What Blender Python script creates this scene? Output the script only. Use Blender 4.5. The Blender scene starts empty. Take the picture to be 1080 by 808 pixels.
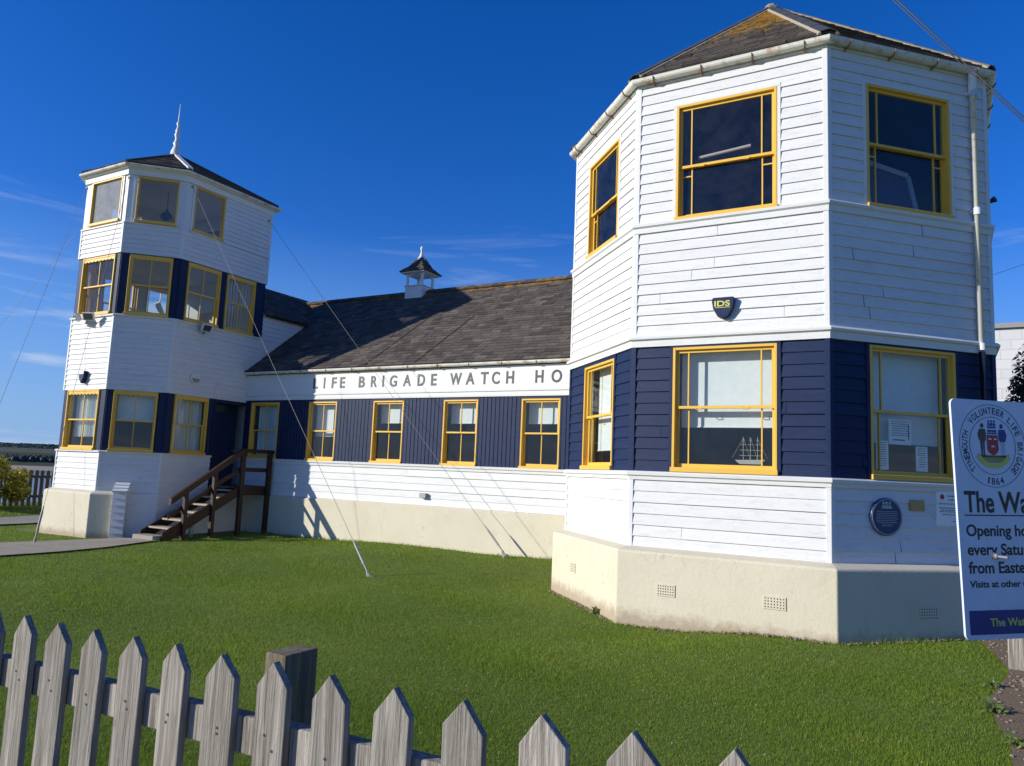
import bpy, math, random
import numpy as np
from mathutils import Vector, Matrix
random.seed(7); rng = np.random.default_rng(7)
SC = bpy.context.scene; COL = SC.collection
q = 2 ** -.5
# ------------------------------------------------------------------ camera
yaw, pit, rol = [math.radians(a) for a in (29.8457, 6.8951, 2.41)]
fw = Vector((-math.sin(yaw) * math.cos(pit), math.cos(yaw) * math.cos(pit), math.sin(pit)))
rt = fw.cross(Vector((0, 0, 1))).normalized(); up = rt.cross(fw)
Rr = rt * math.cos(rol) + up * math.sin(rol); Uu = -rt * math.sin(rol) + up * math.cos(rol)
CAM = Vector((1.14, -9.659, 2.0))
cd = bpy.data.cameras.new('camera'); co = bpy.data.objects.new('camera', cd); COL.objects.link(co)
m = Matrix((Rr, Uu, -fw)).transposed().to_4x4(); m.translation = CAM; co.matrix_world = m
cd.sensor_width = 36; cd.lens = 791.47 / 1080 * 36; cd.clip_end = 5000; cd.clip_start = .05
SC.camera = co
SC.view_settings.view_transform = 'Standard'; SC.view_settings.look = 'None'
SC.view_settings.exposure = 0.14; SC.view_settings.gamma = 1
# ------------------------------------------------------------------ materials
class N:
    def __init__(s, name):
        s.m = bpy.data.materials.new(name); s.m.use_nodes = True
        s.t = s.m.node_tree; s.n = s.t.nodes; s.l = s.t.links
        s.p = s.n['Principled BSDF']; s.tc = None
    def new(s, ty, **k):
        o = s.n.new(ty)
        for a, v in k.items(): setattr(o, a, v)
        return o
    def co(s, scale=(1, 1, 1), kind='Object'):
        if s.tc is None: s.tc = s.new('ShaderNodeTexCoord')
        mp = s.new('ShaderNodeMapping'); mp.inputs['Scale'].default_value = scale
        s.l.new(s.tc.outputs[kind], mp.inputs[0]); return mp.outputs[0]
    def noise(s, scale, detail=4, rough=.6, vec=None, dist=0):
        o = s.new('ShaderNodeTexNoise'); o.inputs['Scale'].default_value = scale
        o.inputs['Detail'].default_value = detail; o.inputs['Roughness'].default_value = rough
        o.inputs['Distortion'].default_value = dist
        s.l.new(vec if vec is not None else s.co(), o.inputs['Vector']); return o.outputs['Fac']
    def ramp(s, fac, stops):
        o = s.new('ShaderNodeValToRGB'); e = o.color_ramp.elements
        while len(e) < len(stops): e.new(.5)
        for i, (p, c) in enumerate(stops):
            e[i].position = p; e[i].color = (c if hasattr(c, '__len__') else (c, c, c)) + ((1,) if hasattr(c, '__len__') else ()) if hasattr(c, '__len__') else (c, c, c, 1)
        s.l.new(fac, o.inputs[0]); return o.outputs[0]
    def mix(s, fac, a, b, mode='MIX'):
        o = s.new('ShaderNodeMix', data_type='RGBA', blend_type=mode)
        for sock, v in ((0, fac), (6, a), (7, b)):
            if hasattr(v, 'is_output'): s.l.new(v, o.inputs[sock])
            elif hasattr(v, '__len__'): o.inputs[sock].default_value = (*v, 1)
            else: o.inputs[sock].default_value = v
        return o.outputs[2]
    def bump(s, h, st=.3, dist=.01):
        b = s.new('ShaderNodeBump'); b.inputs['Strength'].default_value = st; b.inputs['Distance'].default_value = dist
        s.l.new(h, b.inputs['Height']); s.l.new(b.outputs[0], s.p.inputs['Normal'])
    def col(s, c):
        if hasattr(c, 'is_output'): s.l.new(c, s.p.inputs['Base Color'])
        else: s.p.inputs['Base Color'].default_value = (*c, 1)
    def attr(s, name='rnd'):
        o = s.new('ShaderNodeAttribute'); o.attribute_name = name; return o.outputs['Fac']
    def r(s, v): s.p.inputs['Roughness'].default_value = v; return s
def paint(name, c, rough=.5, dirt=.12, dc=(.30, .28, .24), grain=.35, rust=0, spec=.3):
    a = N(name); a.r(rough); a.p.inputs['Specular IOR Level'].default_value = spec
    d = a.noise(3.2, 7, .78, a.co((1, 1, 5)))
    f = a.ramp(d, [(.5, 0.0), (.8, 1.0)])
    g = a.noise(40, 3, .6)
    f2 = a.ramp(g, [(.62, 0.0), (.75, 1.0)])
    c1 = a.mix(.5, c, tuple(x * .93 for x in c)) if 0 else a.mix(a.noise(1.1, 3), tuple(x * .93 for x in c), tuple(min(x * 1.03, .9) for x in c))
    k = a.new('ShaderNodeMath', operation='MULTIPLY'); a.l.new(f, k.inputs[0]); k.inputs[1].default_value = dirt
    c2 = a.mix(k.outputs[0], c1, dc)
    k2 = a.new('ShaderNodeMath', operation='MULTIPLY'); a.l.new(f2, k2.inputs[0]); k2.inputs[1].default_value = dirt * 1.2
    c3 = a.mix(k2.outputs[0], c2, dc)
    try:
        rv = a.new('ShaderNodeMath', operation='MULTIPLY_ADD'); a.l.new(a.attr(), rv.inputs[0]); rv.inputs[1].default_value = .09; rv.inputs[2].default_value = .0
        c3 = a.mix(rv.outputs[0], c3, tuple(x * .45 for x in c))
    except Exception: pass
    if rust:
        rf = a.ramp(a.noise(5, 6, .75), [(.6 - rust * .1, 0.0), (.72, 1.0)])
        c3 = a.mix(rf, c3, (.36, .17, .05))
    a.col(c3)
    a.bump(a.noise(14, 5, .65, a.co((1, 1, 9))), grain, .006)
    return a.m
M = {}
M['white'] = paint('white_paint', (.72, .715, .70), .6, .42)
M['trim'] = paint('white_trim', (.72, .72, .70), .5, .26)
M['blue'] = paint('navy_paint', (.014, .026, .072), .5, .22, (.07, .09, .15), .5, spec=.16)
M['yellow'] = paint('yellow_paint', (.78, .47, .075), .4, .14, (.35, .22, .06), .2)
M['gutter'] = paint('gutter_paint', (.72, .70, .62), .4, .25, (.35, .28, .18), .2, rust=1)
M['pipe'] = paint('pipe_paint', (.80, .79, .74), .35, .12, (.45, .3, .1), .15, rust=.3)
M['stain'] = paint('brown_stain', (.040, .019, .011), .5, .4, (.16, .10, .07), .5)
M['tread'] = paint('worn_tread', (.40, .32, .24), .8, .5, (.2, .15, .1), .5)
def cream():
    a = N('cream_render'); a.r(.85)
    c = a.mix(a.noise(1.3, 6, .65), (.55, .49, .355), (.69, .63, .485))
    st = a.ramp(a.noise(6, 6, .75, a.co((1, 1, .35))), [(.55, 0.0), (.85, .5)])
    c = a.mix(st, c, (.42, .36, .24))
    sx = a.new('ShaderNodeSeparateXYZ'); a.l.new(a.co(), sx.inputs[0])
    ad = a.new('ShaderNodeMath', operation='MULTIPLY_ADD'); a.l.new(a.noise(7, 5, .7), ad.inputs[0]); ad.inputs[1].default_value = -.34; a.l.new(sx.outputs['Z'], ad.inputs[2])
    lo = a.ramp(ad.outputs[0], [(.06, .75), (.2, 0.0)])
    c = a.mix(lo, c, (.33, .24, .16))
    v = a.new('ShaderNodeTexVoronoi', feature='DISTANCE_TO_EDGE'); v.inputs['Scale'].default_value = 1.1
    mp = a.new('ShaderNodeVectorMath', operation='ADD'); nz = a.new('ShaderNodeTexNoise'); nz.inputs['Scale'].default_value = 3
    a.l.new(a.co(), nz.inputs[0]); a.l.new(a.co(), mp.inputs[0]); a.l.new(nz.outputs['Color'], mp.inputs[1]); a.l.new(mp.outputs[0], v.inputs['Vector'])
    cr = a.ramp(v.outputs['Distance'], [(.002, 1.0), (.007, 0.0)])
    msk = a.ramp(a.noise(.9, 2), [(.52, 0.0), (.6, .5)])
    mm = a.new('ShaderNodeMath', operation='MULTIPLY'); a.l.new(cr, mm.inputs[0]); a.l.new(msk, mm.inputs[1])
    c = a.mix(mm.outputs[0], c, (.30, .25, .17))
    a.col(c); a.bump(a.noise(22, 6, .7), .5, .012); return a.m
M['cream'] = cream()
def slate():
    a = N('slate'); a.r(.85); a.p.inputs['Specular IOR Level'].default_value = .2
    c = a.ramp(a.attr(), [(0, (.060, .048, .040)), (.35, (.098, .080, .067)), (.7, (.135, .110, .090)), (1, (.185, .155, .128))])
    c = a.mix(a.ramp(a.noise(9, 5, .7), [(.35, 0.0), (.75, .7)]), c, (.05, .047, .045))
    c = a.mix(a.ramp(a.noise(45, 3, .7), [(.6, 0.0), (.72, .5)]), c, (.2, .18, .14))
    li = a.attr('lich')
    nz = a.noise(5, 6, .75)
    ad = a.new('ShaderNodeMath', operation='MULTIPLY_ADD'); a.l.new(li, ad.inputs[0]); ad.inputs[1].default_value = .32; a.l.new(nz, ad.inputs[2])
    c = a.mix(a.ramp(ad.outputs[0], [(.66, 0.0), (.76, .85)]), c, (.36, .19, .025))
    a.col(c); a.bump(a.noise(30, 5, .7), .6, .01); return a.m
M['slate'] = slate()
M['underlay'] = paint('roof_underlay', (.02, .018, .017), .9, 0)
M['lead'] = paint('lead_hip', (.065, .068, .072), .55, .4, (.2, .17, .1), .3)
M['mortar'] = paint('mortar', (.38, .33, .24), .9, .4)
def simple(name, c, r=.5, metal=0, bump=0):
    a = N(name); a.r(r); a.p.inputs['Metallic'].default_value = metal
    a.col(a.mix(a.noise(12, 4), tuple(x * .85 for x in c), tuple(min(1, x * 1.08) for x in c)))
    if bump: a.bump(a.noise(30, 5), bump, .01)
    return a.m
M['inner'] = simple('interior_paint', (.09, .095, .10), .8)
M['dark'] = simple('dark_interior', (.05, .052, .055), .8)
M['blind'] = simple('roller_blind', (.78, .80, .78), .8)
M['curtain'] = simple('net_curtain', (.72, .76, .76), .9)
M['steel'] = simple('galvanised_steel', (.30, .30, .29), .6, .3)
M['cable'] = simple('black_cable', (.012, .012, .014), .5)
M['wire'] = simple('guy_wire', (.22, .20, .17), .6, .2)
M['sign'] = simple('sign_white', (.62, .68, .78), .35)
M['ink'] = simple('sign_black', (.01, .01, .012), .4)
M['navy'] = simple('sign_navy', (.012, .025, .19), .4)
M['sigyel'] = simple('sign_yellow', (.62, .60, .12), .5)
M['red'] = simple('emblem_red', (.40, .03, .03), .5)
M['olive'] = simple('emblem_brown', (.09, .07, .045), .6)
M['eblue'] = simple('emblem_blue', (.03, .06, .22), .6)
M['egold'] = simple('emblem_gold', (.34, .32, .10), .6)
M['brass'] = simple('brass', (.42, .28, .12), .45, .3)
M['paper'] = simple('paper', (.88, .88, .86), .8)
M['letter'] = simple('fascia_letter', (.035, .036, .042), .5)
M['plastic_white'] = simple('white_plastic', (.7, .7, .68), .4)
M['concrete'] = simple('concrete', (.30, .27, .22), .9, 0, .5)
M['block'] = None
def glass(hz=0., nm='window_glass'):
    a = N(nm); a.n.remove(a.p)
    out = a.n['Material Output']; tr = a.new('ShaderNodeBsdfTransparent'); gl = a.new('ShaderNodeBsdfGlossy')
    tr.inputs[0].default_value = (.86, .90, .90, 1); gl.inputs['Roughness'].default_value = .02
    lw = a.new('ShaderNodeNewGeometry'); dt = a.new('ShaderNodeVectorMath', operation='DOT_PRODUCT'); a.l.new(lw.outputs['Incoming'], dt.inputs[0]); a.l.new(lw.outputs['Normal'], dt.inputs[1])
    ab_ = a.new('ShaderNodeMath', operation='ABSOLUTE'); a.l.new(dt.outputs['Value'], ab_.inputs[0]); om = a.new('ShaderNodeMath', operation='SUBTRACT'); om.inputs[0].default_value = 1; a.l.new(ab_.outputs[0], om.inputs[1])
    pw = a.new('ShaderNodeMath', operation='POWER'); a.l.new(om.outputs[0], pw.inputs[0]); pw.inputs[1].default_value = 5
    k = a.new('ShaderNodeMath', operation='MULTIPLY_ADD'); a.l.new(pw.outputs[0], k.inputs[0]); k.inputs[1].default_value = .93; k.inputs[2].default_value = .065
    b = a.new('ShaderNodeBump'); b.inputs['Strength'].default_value = .04; b.inputs['Distance'].default_value = .02
    nz = a.new('ShaderNodeTexNoise'); nz.inputs['Scale'].default_value = 2.5; a.l.new(a.co(), nz.inputs[0]); a.l.new(nz.outputs['Fac'], b.inputs['Height'])
    a.l.new(b.outputs[0], gl.inputs['Normal'])
    mx = a.new('ShaderNodeMixShader'); a.l.new(k.outputs[0], mx.inputs[0]); a.l.new(tr.outputs[0], mx.inputs[1]); a.l.new(gl.outputs[0], mx.inputs[2])
    df = a.new('ShaderNodeBsdfDiffuse'); df.inputs[0].default_value = (.6, .62, .62, 1)
    m2 = a.new('ShaderNodeMixShader')
    sm = a.ramp(a.noise(4, 6, .7), [(.35, .004 + hz * .7), (.8, .03 + hz * 1.1)])
    a.l.new(sm, m2.inputs[0]); a.l.new(mx.outputs[0], m2.inputs[1]); a.l.new(df.outputs[0], m2.inputs[2])
    a.l.new(m2.outputs[0], out.inputs[0]); return a.m
M['glass'] = glass(); M['hazy_glass'] = glass(.42, 'salted_glass'); M['dusty_glass'] = glass(.10, 'dusty_glass')
def wood(name='weathered_wood', ca=(.075, .06, .045), cb_=(.60, .545, .47)):
    a = N(name); a.r(.9); a.p.inputs['Specular IOR Level'].default_value = .15
    oi = a.new('ShaderNodeObjectInfo')
    mp = a.new('ShaderNodeMapping'); a.l.new(a.co(), mp.inputs[0])
    cb = a.new('ShaderNodeCombineXYZ'); k = a.new('ShaderNodeMath', operation='MULTIPLY'); a.l.new(oi.outputs['Random'], k.inputs[0]); k.inputs[1].default_value = 37
    for i in range(3): a.l.new(k.outputs[0], cb.inputs[i])
    a.l.new(cb.outputs[0], mp.inputs['Location'])
    def stretched(s, sc):
        m2 = a.new('ShaderNodeMapping'); m2.inputs['Scale'].default_value = sc; a.l.new(mp.outputs[0], m2.inputs[0]); return a.noise(s, 6, .7, m2.outputs[0], 1.2)
    g1 = stretched(30, (1, 1, .045)); g2 = stretched(90, (1, 1, .03)); g3 = stretched(5, (1, 1, .4))
    c = a.mix(a.ramp(g1, [(.25, 0.0), (.75, 1.0)]), ca, cb_)
    c = a.mix(a.ramp(g2, [(.38, .75), (.52, 0.0)]), c, (.14, .115, .09))
    c = a.mix(a.ramp(g3, [(.45, 0.0), (.7, .45)]), c, (.30, .27, .23))
    v = a.new('ShaderNodeTexVoronoi'); v.inputs['Scale'].default_value = 5
    m3 = a.new('ShaderNodeMapping'); m3.inputs['Scale'].default_value = (1.7, 0, .9); a.l.new(mp.outputs[0], m3.inputs[0]); a.l.new(m3.outputs[0], v.inputs['Vector'])
    c = a.mix(a.ramp(v.outputs['Distance'], [(.05, .85), (.13, 0.0)]), c, (.10, .07, .05))
    k5 = a.new('ShaderNodeMath', operation='MULTIPLY'); a.l.new(oi.outputs['Random'], k5.inputs[0]); k5.inputs[1].default_value = .38
    c = a.mix(k5.outputs[0], c, (.13, .13, .095))
    a.col(c); a.bump(g1, 1., .012); return a.m
M['wood'] = wood()
M['darkfence'] = paint('dark_fence_wood', (.10, .075, .055), .85, .4)
def ground_mat():
    a = N('turf_soil'); a.r(.95)
    c = a.mix(a.noise(2, 6, .7), (.09, .12, .016), (.15, .19, .024))
    c = a.mix(a.ramp(a.noise(30, 5, .7), [(.5, 0.0), (.85, .5)]), c, (.10, .085, .035))
    a.col(c); a.bump(a.noise(25, 6, .7), .8, .03); return a.m
M['turf'] = ground_mat()
def soil_mat():
    a = N('bare_soil'); a.r(.95)
    c = a.mix(a.noise(6, 6, .7), (.16, .10, .055), (.33, .235, .14))
    v = a.new('ShaderNodeTexVoronoi'); v.inputs['Scale'].default_value = 45; a.l.new(a.co(), v.inputs['Vector'])
    c = a.mix(a.ramp(v.outputs['Distance'], [(.15, .6), (.3, 0.0)]), c, (.36, .30, .23))
    a.col(c); a.bump(a.noise(30, 6, .8), 1, .04); return a.m
M['soil'] = soil_mat()
def grass_mat():
    a = N('grass_blade'); a.r(.6)
    c = a.ramp(a.attr(), [(0, (.11, .17, .014)), (.5, (.205, .30, .026)), (.86, (.33, .40, .048)), (1, (.46, .43, .15))])
    pn = a.ramp(a.noise(.8, 5, .6), [(.35, .0), (.7, .6)])
    c = a.mix(pn, c, (.125, .235, .019))
    c = a.mix(a.ramp(a.noise(1.7, 5, .7, a.co((1, 1.6, 1))), [(.55, 0.0), (.75, .5)]), c, (.34, .34, .06))
    a.col(c); a.p.inputs['Specular IOR Level'].default_value = .25
    t = a.new('ShaderNodeBsdfTranslucent'); a.l.new(c, t.inputs[0]); mx = a.new('ShaderNodeMixShader'); mx.inputs[0].default_value = .4
    a.l.new(a.p.outputs[0], mx.inputs[1]); a.l.new(t.outputs[0], mx.inputs[2]); a.l.new(mx.outputs[0], a.n['Material Output'].inputs[0]); return a.m
M['grass'] = grass_mat()
def leaf_mat(name, c0, c1, c2):
    a = N(name); a.r(.5); c = a.ramp(a.attr(), [(0, c0), (.6, c1), (1, c2)]); a.col(c)
    t = a.new('ShaderNodeBsdfTranslucent'); a.l.new(c, t.inputs[0]); mx = a.new('ShaderNodeMixShader'); mx.inputs[0].default_value = .25
    a.l.new(a.p.outputs[0], mx.inputs[1]); a.l.new(t.outputs[0], mx.inputs[2]); a.l.new(mx.outputs[0], a.n['Material Output'].inputs[0]); return a.m
M['leafy'] = leaf_mat('yellow_green_leaf', (.12, .14, .015), (.48, .42, .03), (.80, .66, .08))
M['leafd'] = leaf_mat('dark_green_leaf', (.02, .035, .01), (.05, .06, .02), (.12, .10, .04))
M['weed'] = leaf_mat('weed_leaf', (.10, .15, .03), (.18, .24, .06), (.28, .32, .10))
M['bark'] = simple('bark', (.06, .045, .03), .9, 0, .5)
M['wood_far'] = leaf_mat('far_woodland', (.03, .045, .032), (.045, .062, .038), (.07, .085, .05))
def block_mat():
    a = N('painted_blockwork'); a.r(.7)
    b = a.new('ShaderNodeTexBrick'); b.inputs['Scale'].default_value = 1
    b.inputs['Color1'].default_value = (.66, .66, .66, 1); b.inputs['Color2'].default_value = (.60, .60, .61, 1); b.inputs['Mortar'].default_value = (.50, .50, .5, 1)
    b.inputs['Mortar Size'].default_value = .01; b.inputs['Brick Width'].default_value = .45; b.inputs['Row Height'].default_value = .24
    cb = a.new('ShaderNodeCombineXYZ'); sx = a.new('ShaderNodeSeparateXYZ'); a.l.new(a.co(), sx.inputs[0]); a.l.new(sx.outputs[0], cb.inputs[0]); a.l.new(sx.outputs[2], cb.inputs[1]); a.l.new(cb.outputs[0], b.inputs['Vector'])
    a.col(b.outputs['Color']); a.bump(b.outputs['Fac'], -.4, .01); return a.m
M['block'] = block_mat()
def water_mat():
    a = N('river_water'); a.r(.15); a.col((.10, .14, .17)); a.bump(a.noise(.6, 5, .6), .3, .3); return a.m
M['water'] = water_mat()
# ------------------------------------------------------------------ mesh builder
class MB:
    def __init__(s): s.v = []; s.f = []; s.r = []; s.li = []; s.any = False
    def face(s, pts, rnd=0., li=0.):
        i = len(s.v); s.v += [tuple(p) for p in pts]; s.f.append(tuple(range(i, i + len(pts)))); s.r.append(rnd); s.li.append(li)
    def hexa(s, p, rnd=0., li=0.):   # 8 points: 4 bottom ccw, 4 top
        i = len(s.v); s.v += [tuple(a) for a in p]
        for f in ((3, 2, 1, 0), (4, 5, 6, 7), (0, 1, 5, 4), (1, 2, 6, 5), (2, 3, 7, 6), (3, 0, 4, 7)):
            s.f.append(tuple(i + k for k in f)); s.r.append(rnd); s.li.append(li)
    def box(s, x0, x1, y0, y1, z0, z1, rnd=0.):
        s.hexa([(x0, y0, z0), (x1, y0, z0), (x1, y1, z0), (x0, y1, z0), (x0, y0, z1), (x1, y0, z1), (x1, y1, z1), (x0, y1, z1)], rnd)
    def beam(s, a, b, w, h, upv=(0, 0, 1), rnd=0.):
        a = Vector(a); b = Vector(b); d = (b - a).normalized(); sd = d.cross(Vector(upv))
        if sd.length < 1e-4: sd = d.cross(Vector((1, 0, 0)))
        sd.normalize(); u = sd.cross(d); sd = sd * w / 2; u = u * h / 2
        s.hexa([a - sd - u, a + sd - u, b + sd - u, b - sd - u, a - sd + u, a + sd + u, b + sd + u, b - sd + u], rnd)
    def tube(s, pts, r, n=10, caps=True):
        pts = [Vector(p) for p in pts]; rs = r if hasattr(r, '__len__') else [r] * len(pts); base = len(s.v)
        for i, p in enumerate(pts):
            d = (pts[min(i + 1, len(pts) - 1)] - pts[max(i - 1, 0)]).normalized()
            a = d.cross(Vector((0, 0, 1)))
            if a.length < .05: a = d.cross(Vector((0, 1, 0)))
            a.normalize(); b = d.cross(a)
            for k in range(n):
                t = 2 * math.pi * k / n; s.v.append(tuple(p + a * math.cos(t) * rs[i] + b * math.sin(t) * rs[i]))
        for i in range(len(pts) - 1):
            for k in range(n):
                k2 = (k + 1) % n; s.f.append((base + i * n + k, base + i * n + k2, base + (i + 1) * n + k2, base + (i + 1) * n + k)); s.r.append(0); s.li.append(0)
        if caps:
            for o in (0, (len(pts) - 1) * n): s.f.append(tuple(base + o + k for k in range(n))); s.r.append(0); s.li.append(0)
    def lathe(s, c, prof, n=14):   # prof [(r,z)]
        base = len(s.v)
        for r, z in prof:
            for k in range(n): t = 2 * math.pi * k / n; s.v.append((c[0] + r * math.cos(t), c[1] + r * math.sin(t), c[2] + z))
        for i in range(len(prof) - 1):
            for k in range(n): k2 = (k + 1) % n; s.f.append((base + i * n + k, base + i * n + k2, base + (i + 1) * n + k2, base + (i + 1) * n + k)); s.r.append(0); s.li.append(0)
        for o in (0, (len(prof) - 1) * n): s.f.append(tuple(base + o + k for k in range(n))); s.r.append(0); s.li.append(0)
    def prism(s, poly, fn, d0, d1):    # poly in 2d, fn(u,v,d)->xyz
        n = len(poly); i = len(s.v)
        s.v += [tuple(fn(u, v, d0)) for u, v in poly] + [tuple(fn(u, v, d1)) for u, v in poly]
        s.f.append(tuple(i + n + k for k in range(n))); s.f.append(tuple(i + n - 1 - k for k in range(n)))
        for k in range(n): s.f.append((i + k, i + (k + 1) % n, i + n + (k + 1) % n, i + n + k))
        s.r += [0] * (n + 2); s.li += [0] * (n + 2)
    def sweep(s, pts, prof, closed=False, caps=True):   # plan points, outward normal = (dy,-dx); prof [(d,z)] closed loop
        n = len(pts); P = [Vector(p) for p in pts]; offs = []
        for i in range(n):
            a = P[i] - P[i - 1] if (i > 0 or closed) else None; b = P[(i + 1) % n] - P[i] if (i < n - 1 or closed) else None
            na = Vector((a.y, -a.x)).normalized() if a is not None else None; nb = Vector((b.y, -b.x)).normalized() if b is not None else None
            if na is None: o = nb
            elif nb is None: o = na
            else: mm = (na + nb).normalized(); o = mm / max(mm.dot(na), .3)
            offs.append(o)
        base = len(s.v); k = len(prof)
        for i in range(n):
            for d, z in prof: p = P[i] + offs[i] * d; s.v.append((p.x, p.y, z))
        for i in range(n if closed else n - 1):
            j = (i + 1) % n
            for t in range(k):
                t2 = (t + 1) % k; s.f.append((base + i * k + t, base + j * k + t, base + j * k + t2, base + i * k + t2)); s.r.append(0); s.li.append(0)
        if not closed and caps:
            s.f.append(tuple(base + t for t in range(k))); s.f.append(tuple(base + (n - 1) * k + k - 1 - t for t in range(k))); s.r += [0, 0]; s.li += [0, 0]
    def build(s, name, mat, parent=None, smooth=False, origin=None):
        me = bpy.data.meshes.new(name); me.from_pydata(s.v, [], s.f); me.materials.append(mat)
        if any(s.r): at = me.attributes.new('rnd', 'FLOAT', 'FACE'); at.data.foreach_set('value', np.array(s.r, 'f'))
        if any(s.li): at = me.attributes.new('lich', 'FLOAT', 'FACE'); at.data.foreach_set('value', np.array(s.li, 'f'))
        if smooth: me.polygons.foreach_set('use_smooth', [True] * len(me.polygons))
        me.update(); o = bpy.data.objects.new(name, me); COL.objects.link(o)
        if parent is not None: o.parent = parent
        if origin is not None: me.transform(Matrix.Translation(-Vector(origin))); o.location = origin
        return o
def bevel(o, w=.004, seg=2):
    b = o.modifiers.new('bevel', 'BEVEL'); b.width = w; b.segments = seg; b.limit_method = 'ANGLE'; return o
def tag(o, label, cat=None, group=None, kind=None):
    if label: o['label'] = label
    if cat: o['category'] = cat
    if group: o['group'] = group
    if kind: o['kind'] = kind
    return o
def empty(name, loc=(0, 0, 0)):
    o = bpy.data.objects.new(name, None); COL.objects.link(o); o.location = loc; o.empty_display_size = .2; return o
# children with world-coordinate meshes under an empty that is not at the origin
def put(o, root):
    o.parent = root; o.matrix_parent_inverse = Matrix.Translation(-root.location) if root.type == 'EMPTY' else Matrix.Identity(4); return o
# text -> mesh data (flat letters with small extrusion)
def text_mesh(txt, size, bold=0., ext=.002, align='LEFT', spacing=1.):
    cu = bpy.data.curves.new('t', 'FONT'); cu.body = txt; cu.size = size; cu.offset = min(bold, size * .022); cu.extrude = ext; cu.align_x = align; cu.space_character = spacing
    ob = bpy.data.objects.new('t', cu); COL.objects.link(ob); bpy.context.view_layer.update()
    me = bpy.data.meshes.new_from_object(ob.evaluated_get(bpy.context.evaluated_depsgraph_get()))
    v = [tuple(x.co) for x in me.vertices]; f = [tuple(p.vertices) for p in me.polygons]
    bpy.data.objects.remove(ob); bpy.data.curves.remove(cu); bpy.data.meshes.remove(me); return v, f
def add_text(mb, txt, size, fn, x0, z0, d, width=None, height=None, rot=0, **k):
    v, f = text_mesh(txt, size, **k)
    if not v: return
    xs = [a[0] for a in v]; ys = [a[1] for a in v]; sx = 1; ox = 0; sy = 1
    if width: sx = width / (max(xs) - min(xs)); ox = min(xs)
    if height: sy = height / (max(ys) - min(ys))
    c, s_ = math.cos(rot), math.sin(rot); i = len(mb.v)
    for a in v:
        X = (a[0] - ox) * sx; Y = a[1] * sy
        mb.v.append(tuple(fn(x0 + X * c - Y * s_, z0 + X * s_ + Y * c, d + a[2])))
    for p in f: mb.f.append(tuple(i + t for t in p)); mb.r.append(0); mb.li.append(0)
# ------------------------------------------------------------------ faces
class Face:
    def __init__(s, o, a, n): s.o = Vector(o); s.a = Vector(a); s.n = Vector(n)
    def P(s, u, z, d=0.): p = s.o + s.a * u + s.n * d; return (p.x, p.y, z)
YL = 3.84
TA, TY, TC, TW = -15.48, .618, .911, 1.70; XF = TA + TC; TB = 4.18
fB = Face((0, 0), (1, 0), (0, -1)); fC = Face((0, 0), (q, q), (q, -q))
fA = Face((-2.5 + 1.7678 * q, -1.7678 * q), (q, -q), (-q, -q)); fL = Face((0, YL), (1, 0), (0, -1))
f1 = Face((0, TY), (1, 0), (0, -1)); s2 = q * (TA + TY); f2 = Face((TA - s2 * q, TY - s2 * q), (q, q), (q, -q)); f3 = Face((XF, 0), (0, 1), (1, 0))
def intervals(a, b, holes):
    out = [(a, b)]
    for h0, h1 in holes:
        nn = []
        for x, y in out:
            if h1 <= x or h0 >= y: nn.append((x, y)); continue
            if h0 > x: nn.append((x, h0))
            if h1 < y: nn.append((h1, y))
        out = nn
    return [(x, y) for x, y in out if y - x > .002]
def zcuts(z0, z1, ops, step=None):
    z = {z0, z1}
    for o in ops:
        for k in (o[2], o[3]):
            if z0 < k < z1: z.add(k)
    if step:
        k = z0 + step
        while k < z1 - .01: z.add(k); k += step
    return sorted(z)
def joints(iv, jx):
    out = []
    for x, y in iv:
        if jx and x + .05 < jx < y - .05: out += [(x, jx - .0025, 0.), (jx + .0025, y, .005)]
        else: out.append((x, y, 0.))
    return out
def clap(mb, F, s0, s1, z0, z1, ops=(), e=.148, d0=0., proud=.0175):
    rows = int(round((z1 - z0) / e)); e = (z1 - z0) / rows
    for i in range(rows):
        a = z0 + i * e; b = a + e; jr = random.uniform(-.003, .004); rv = random.random(); tilt = random.uniform(-.003, .003)
        zs = zcuts(a, b, ops)
        jx = random.uniform(s0 + .3, s1 - .3) if (s1 - s0 > 1.2 and random.random() < .38) else None
        for k in range(len(zs) - 1):
            mid = (zs[k] + zs[k + 1]) / 2
            for x, y, jr2 in joints(intervals(s0, s1, [(o[0], o[1]) for o in ops if o[2] < mid < o[3]]), jx):
                dd = lambda z: d0 + .003 + (proud + jr + jr2) * (1 - (z - a) / e)
                mb.face([F.P(x, zs[k], dd(zs[k])), F.P(y, zs[k], dd(zs[k]) + tilt), F.P(y, zs[k + 1], dd(zs[k + 1]) + tilt), F.P(x, zs[k + 1], dd(zs[k + 1]))], rv)
                if k == 0: mb.face([F.P(x, a, d0 + .001), F.P(y, a, d0 + .001), F.P(y, a, dd(a) + tilt), F.P(x, a, dd(a))], rv)
def flat(mb, F, s0, s1, z0, z1, ops=(), d=0.):
    zs = zcuts(z0, z1, ops)
    for k in range(len(zs) - 1):
        mid = (zs[k] + zs[k + 1]) / 2
        for x, y in intervals(s0, s1, [(o[0], o[1]) for o in ops if o[2] < mid < o[3]]):
            mb.face([F.P(x, zs[k], d), F.P(y, zs[k], d), F.P(y, zs[k + 1], d), F.P(x, zs[k + 1], d)])
def fbox(mb, F, a, b, z0, z1, d0, d1, rnd=0.):
    mb.hexa([F.P(a, z0, d1), F.P(b, z0, d1), F.P(b, z0, d0), F.P(a, z0, d0), F.P(a, z1, d1), F.P(b, z1, d1), F.P(b, z1, d0), F.P(a, z1, d0)], rnd)
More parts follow.
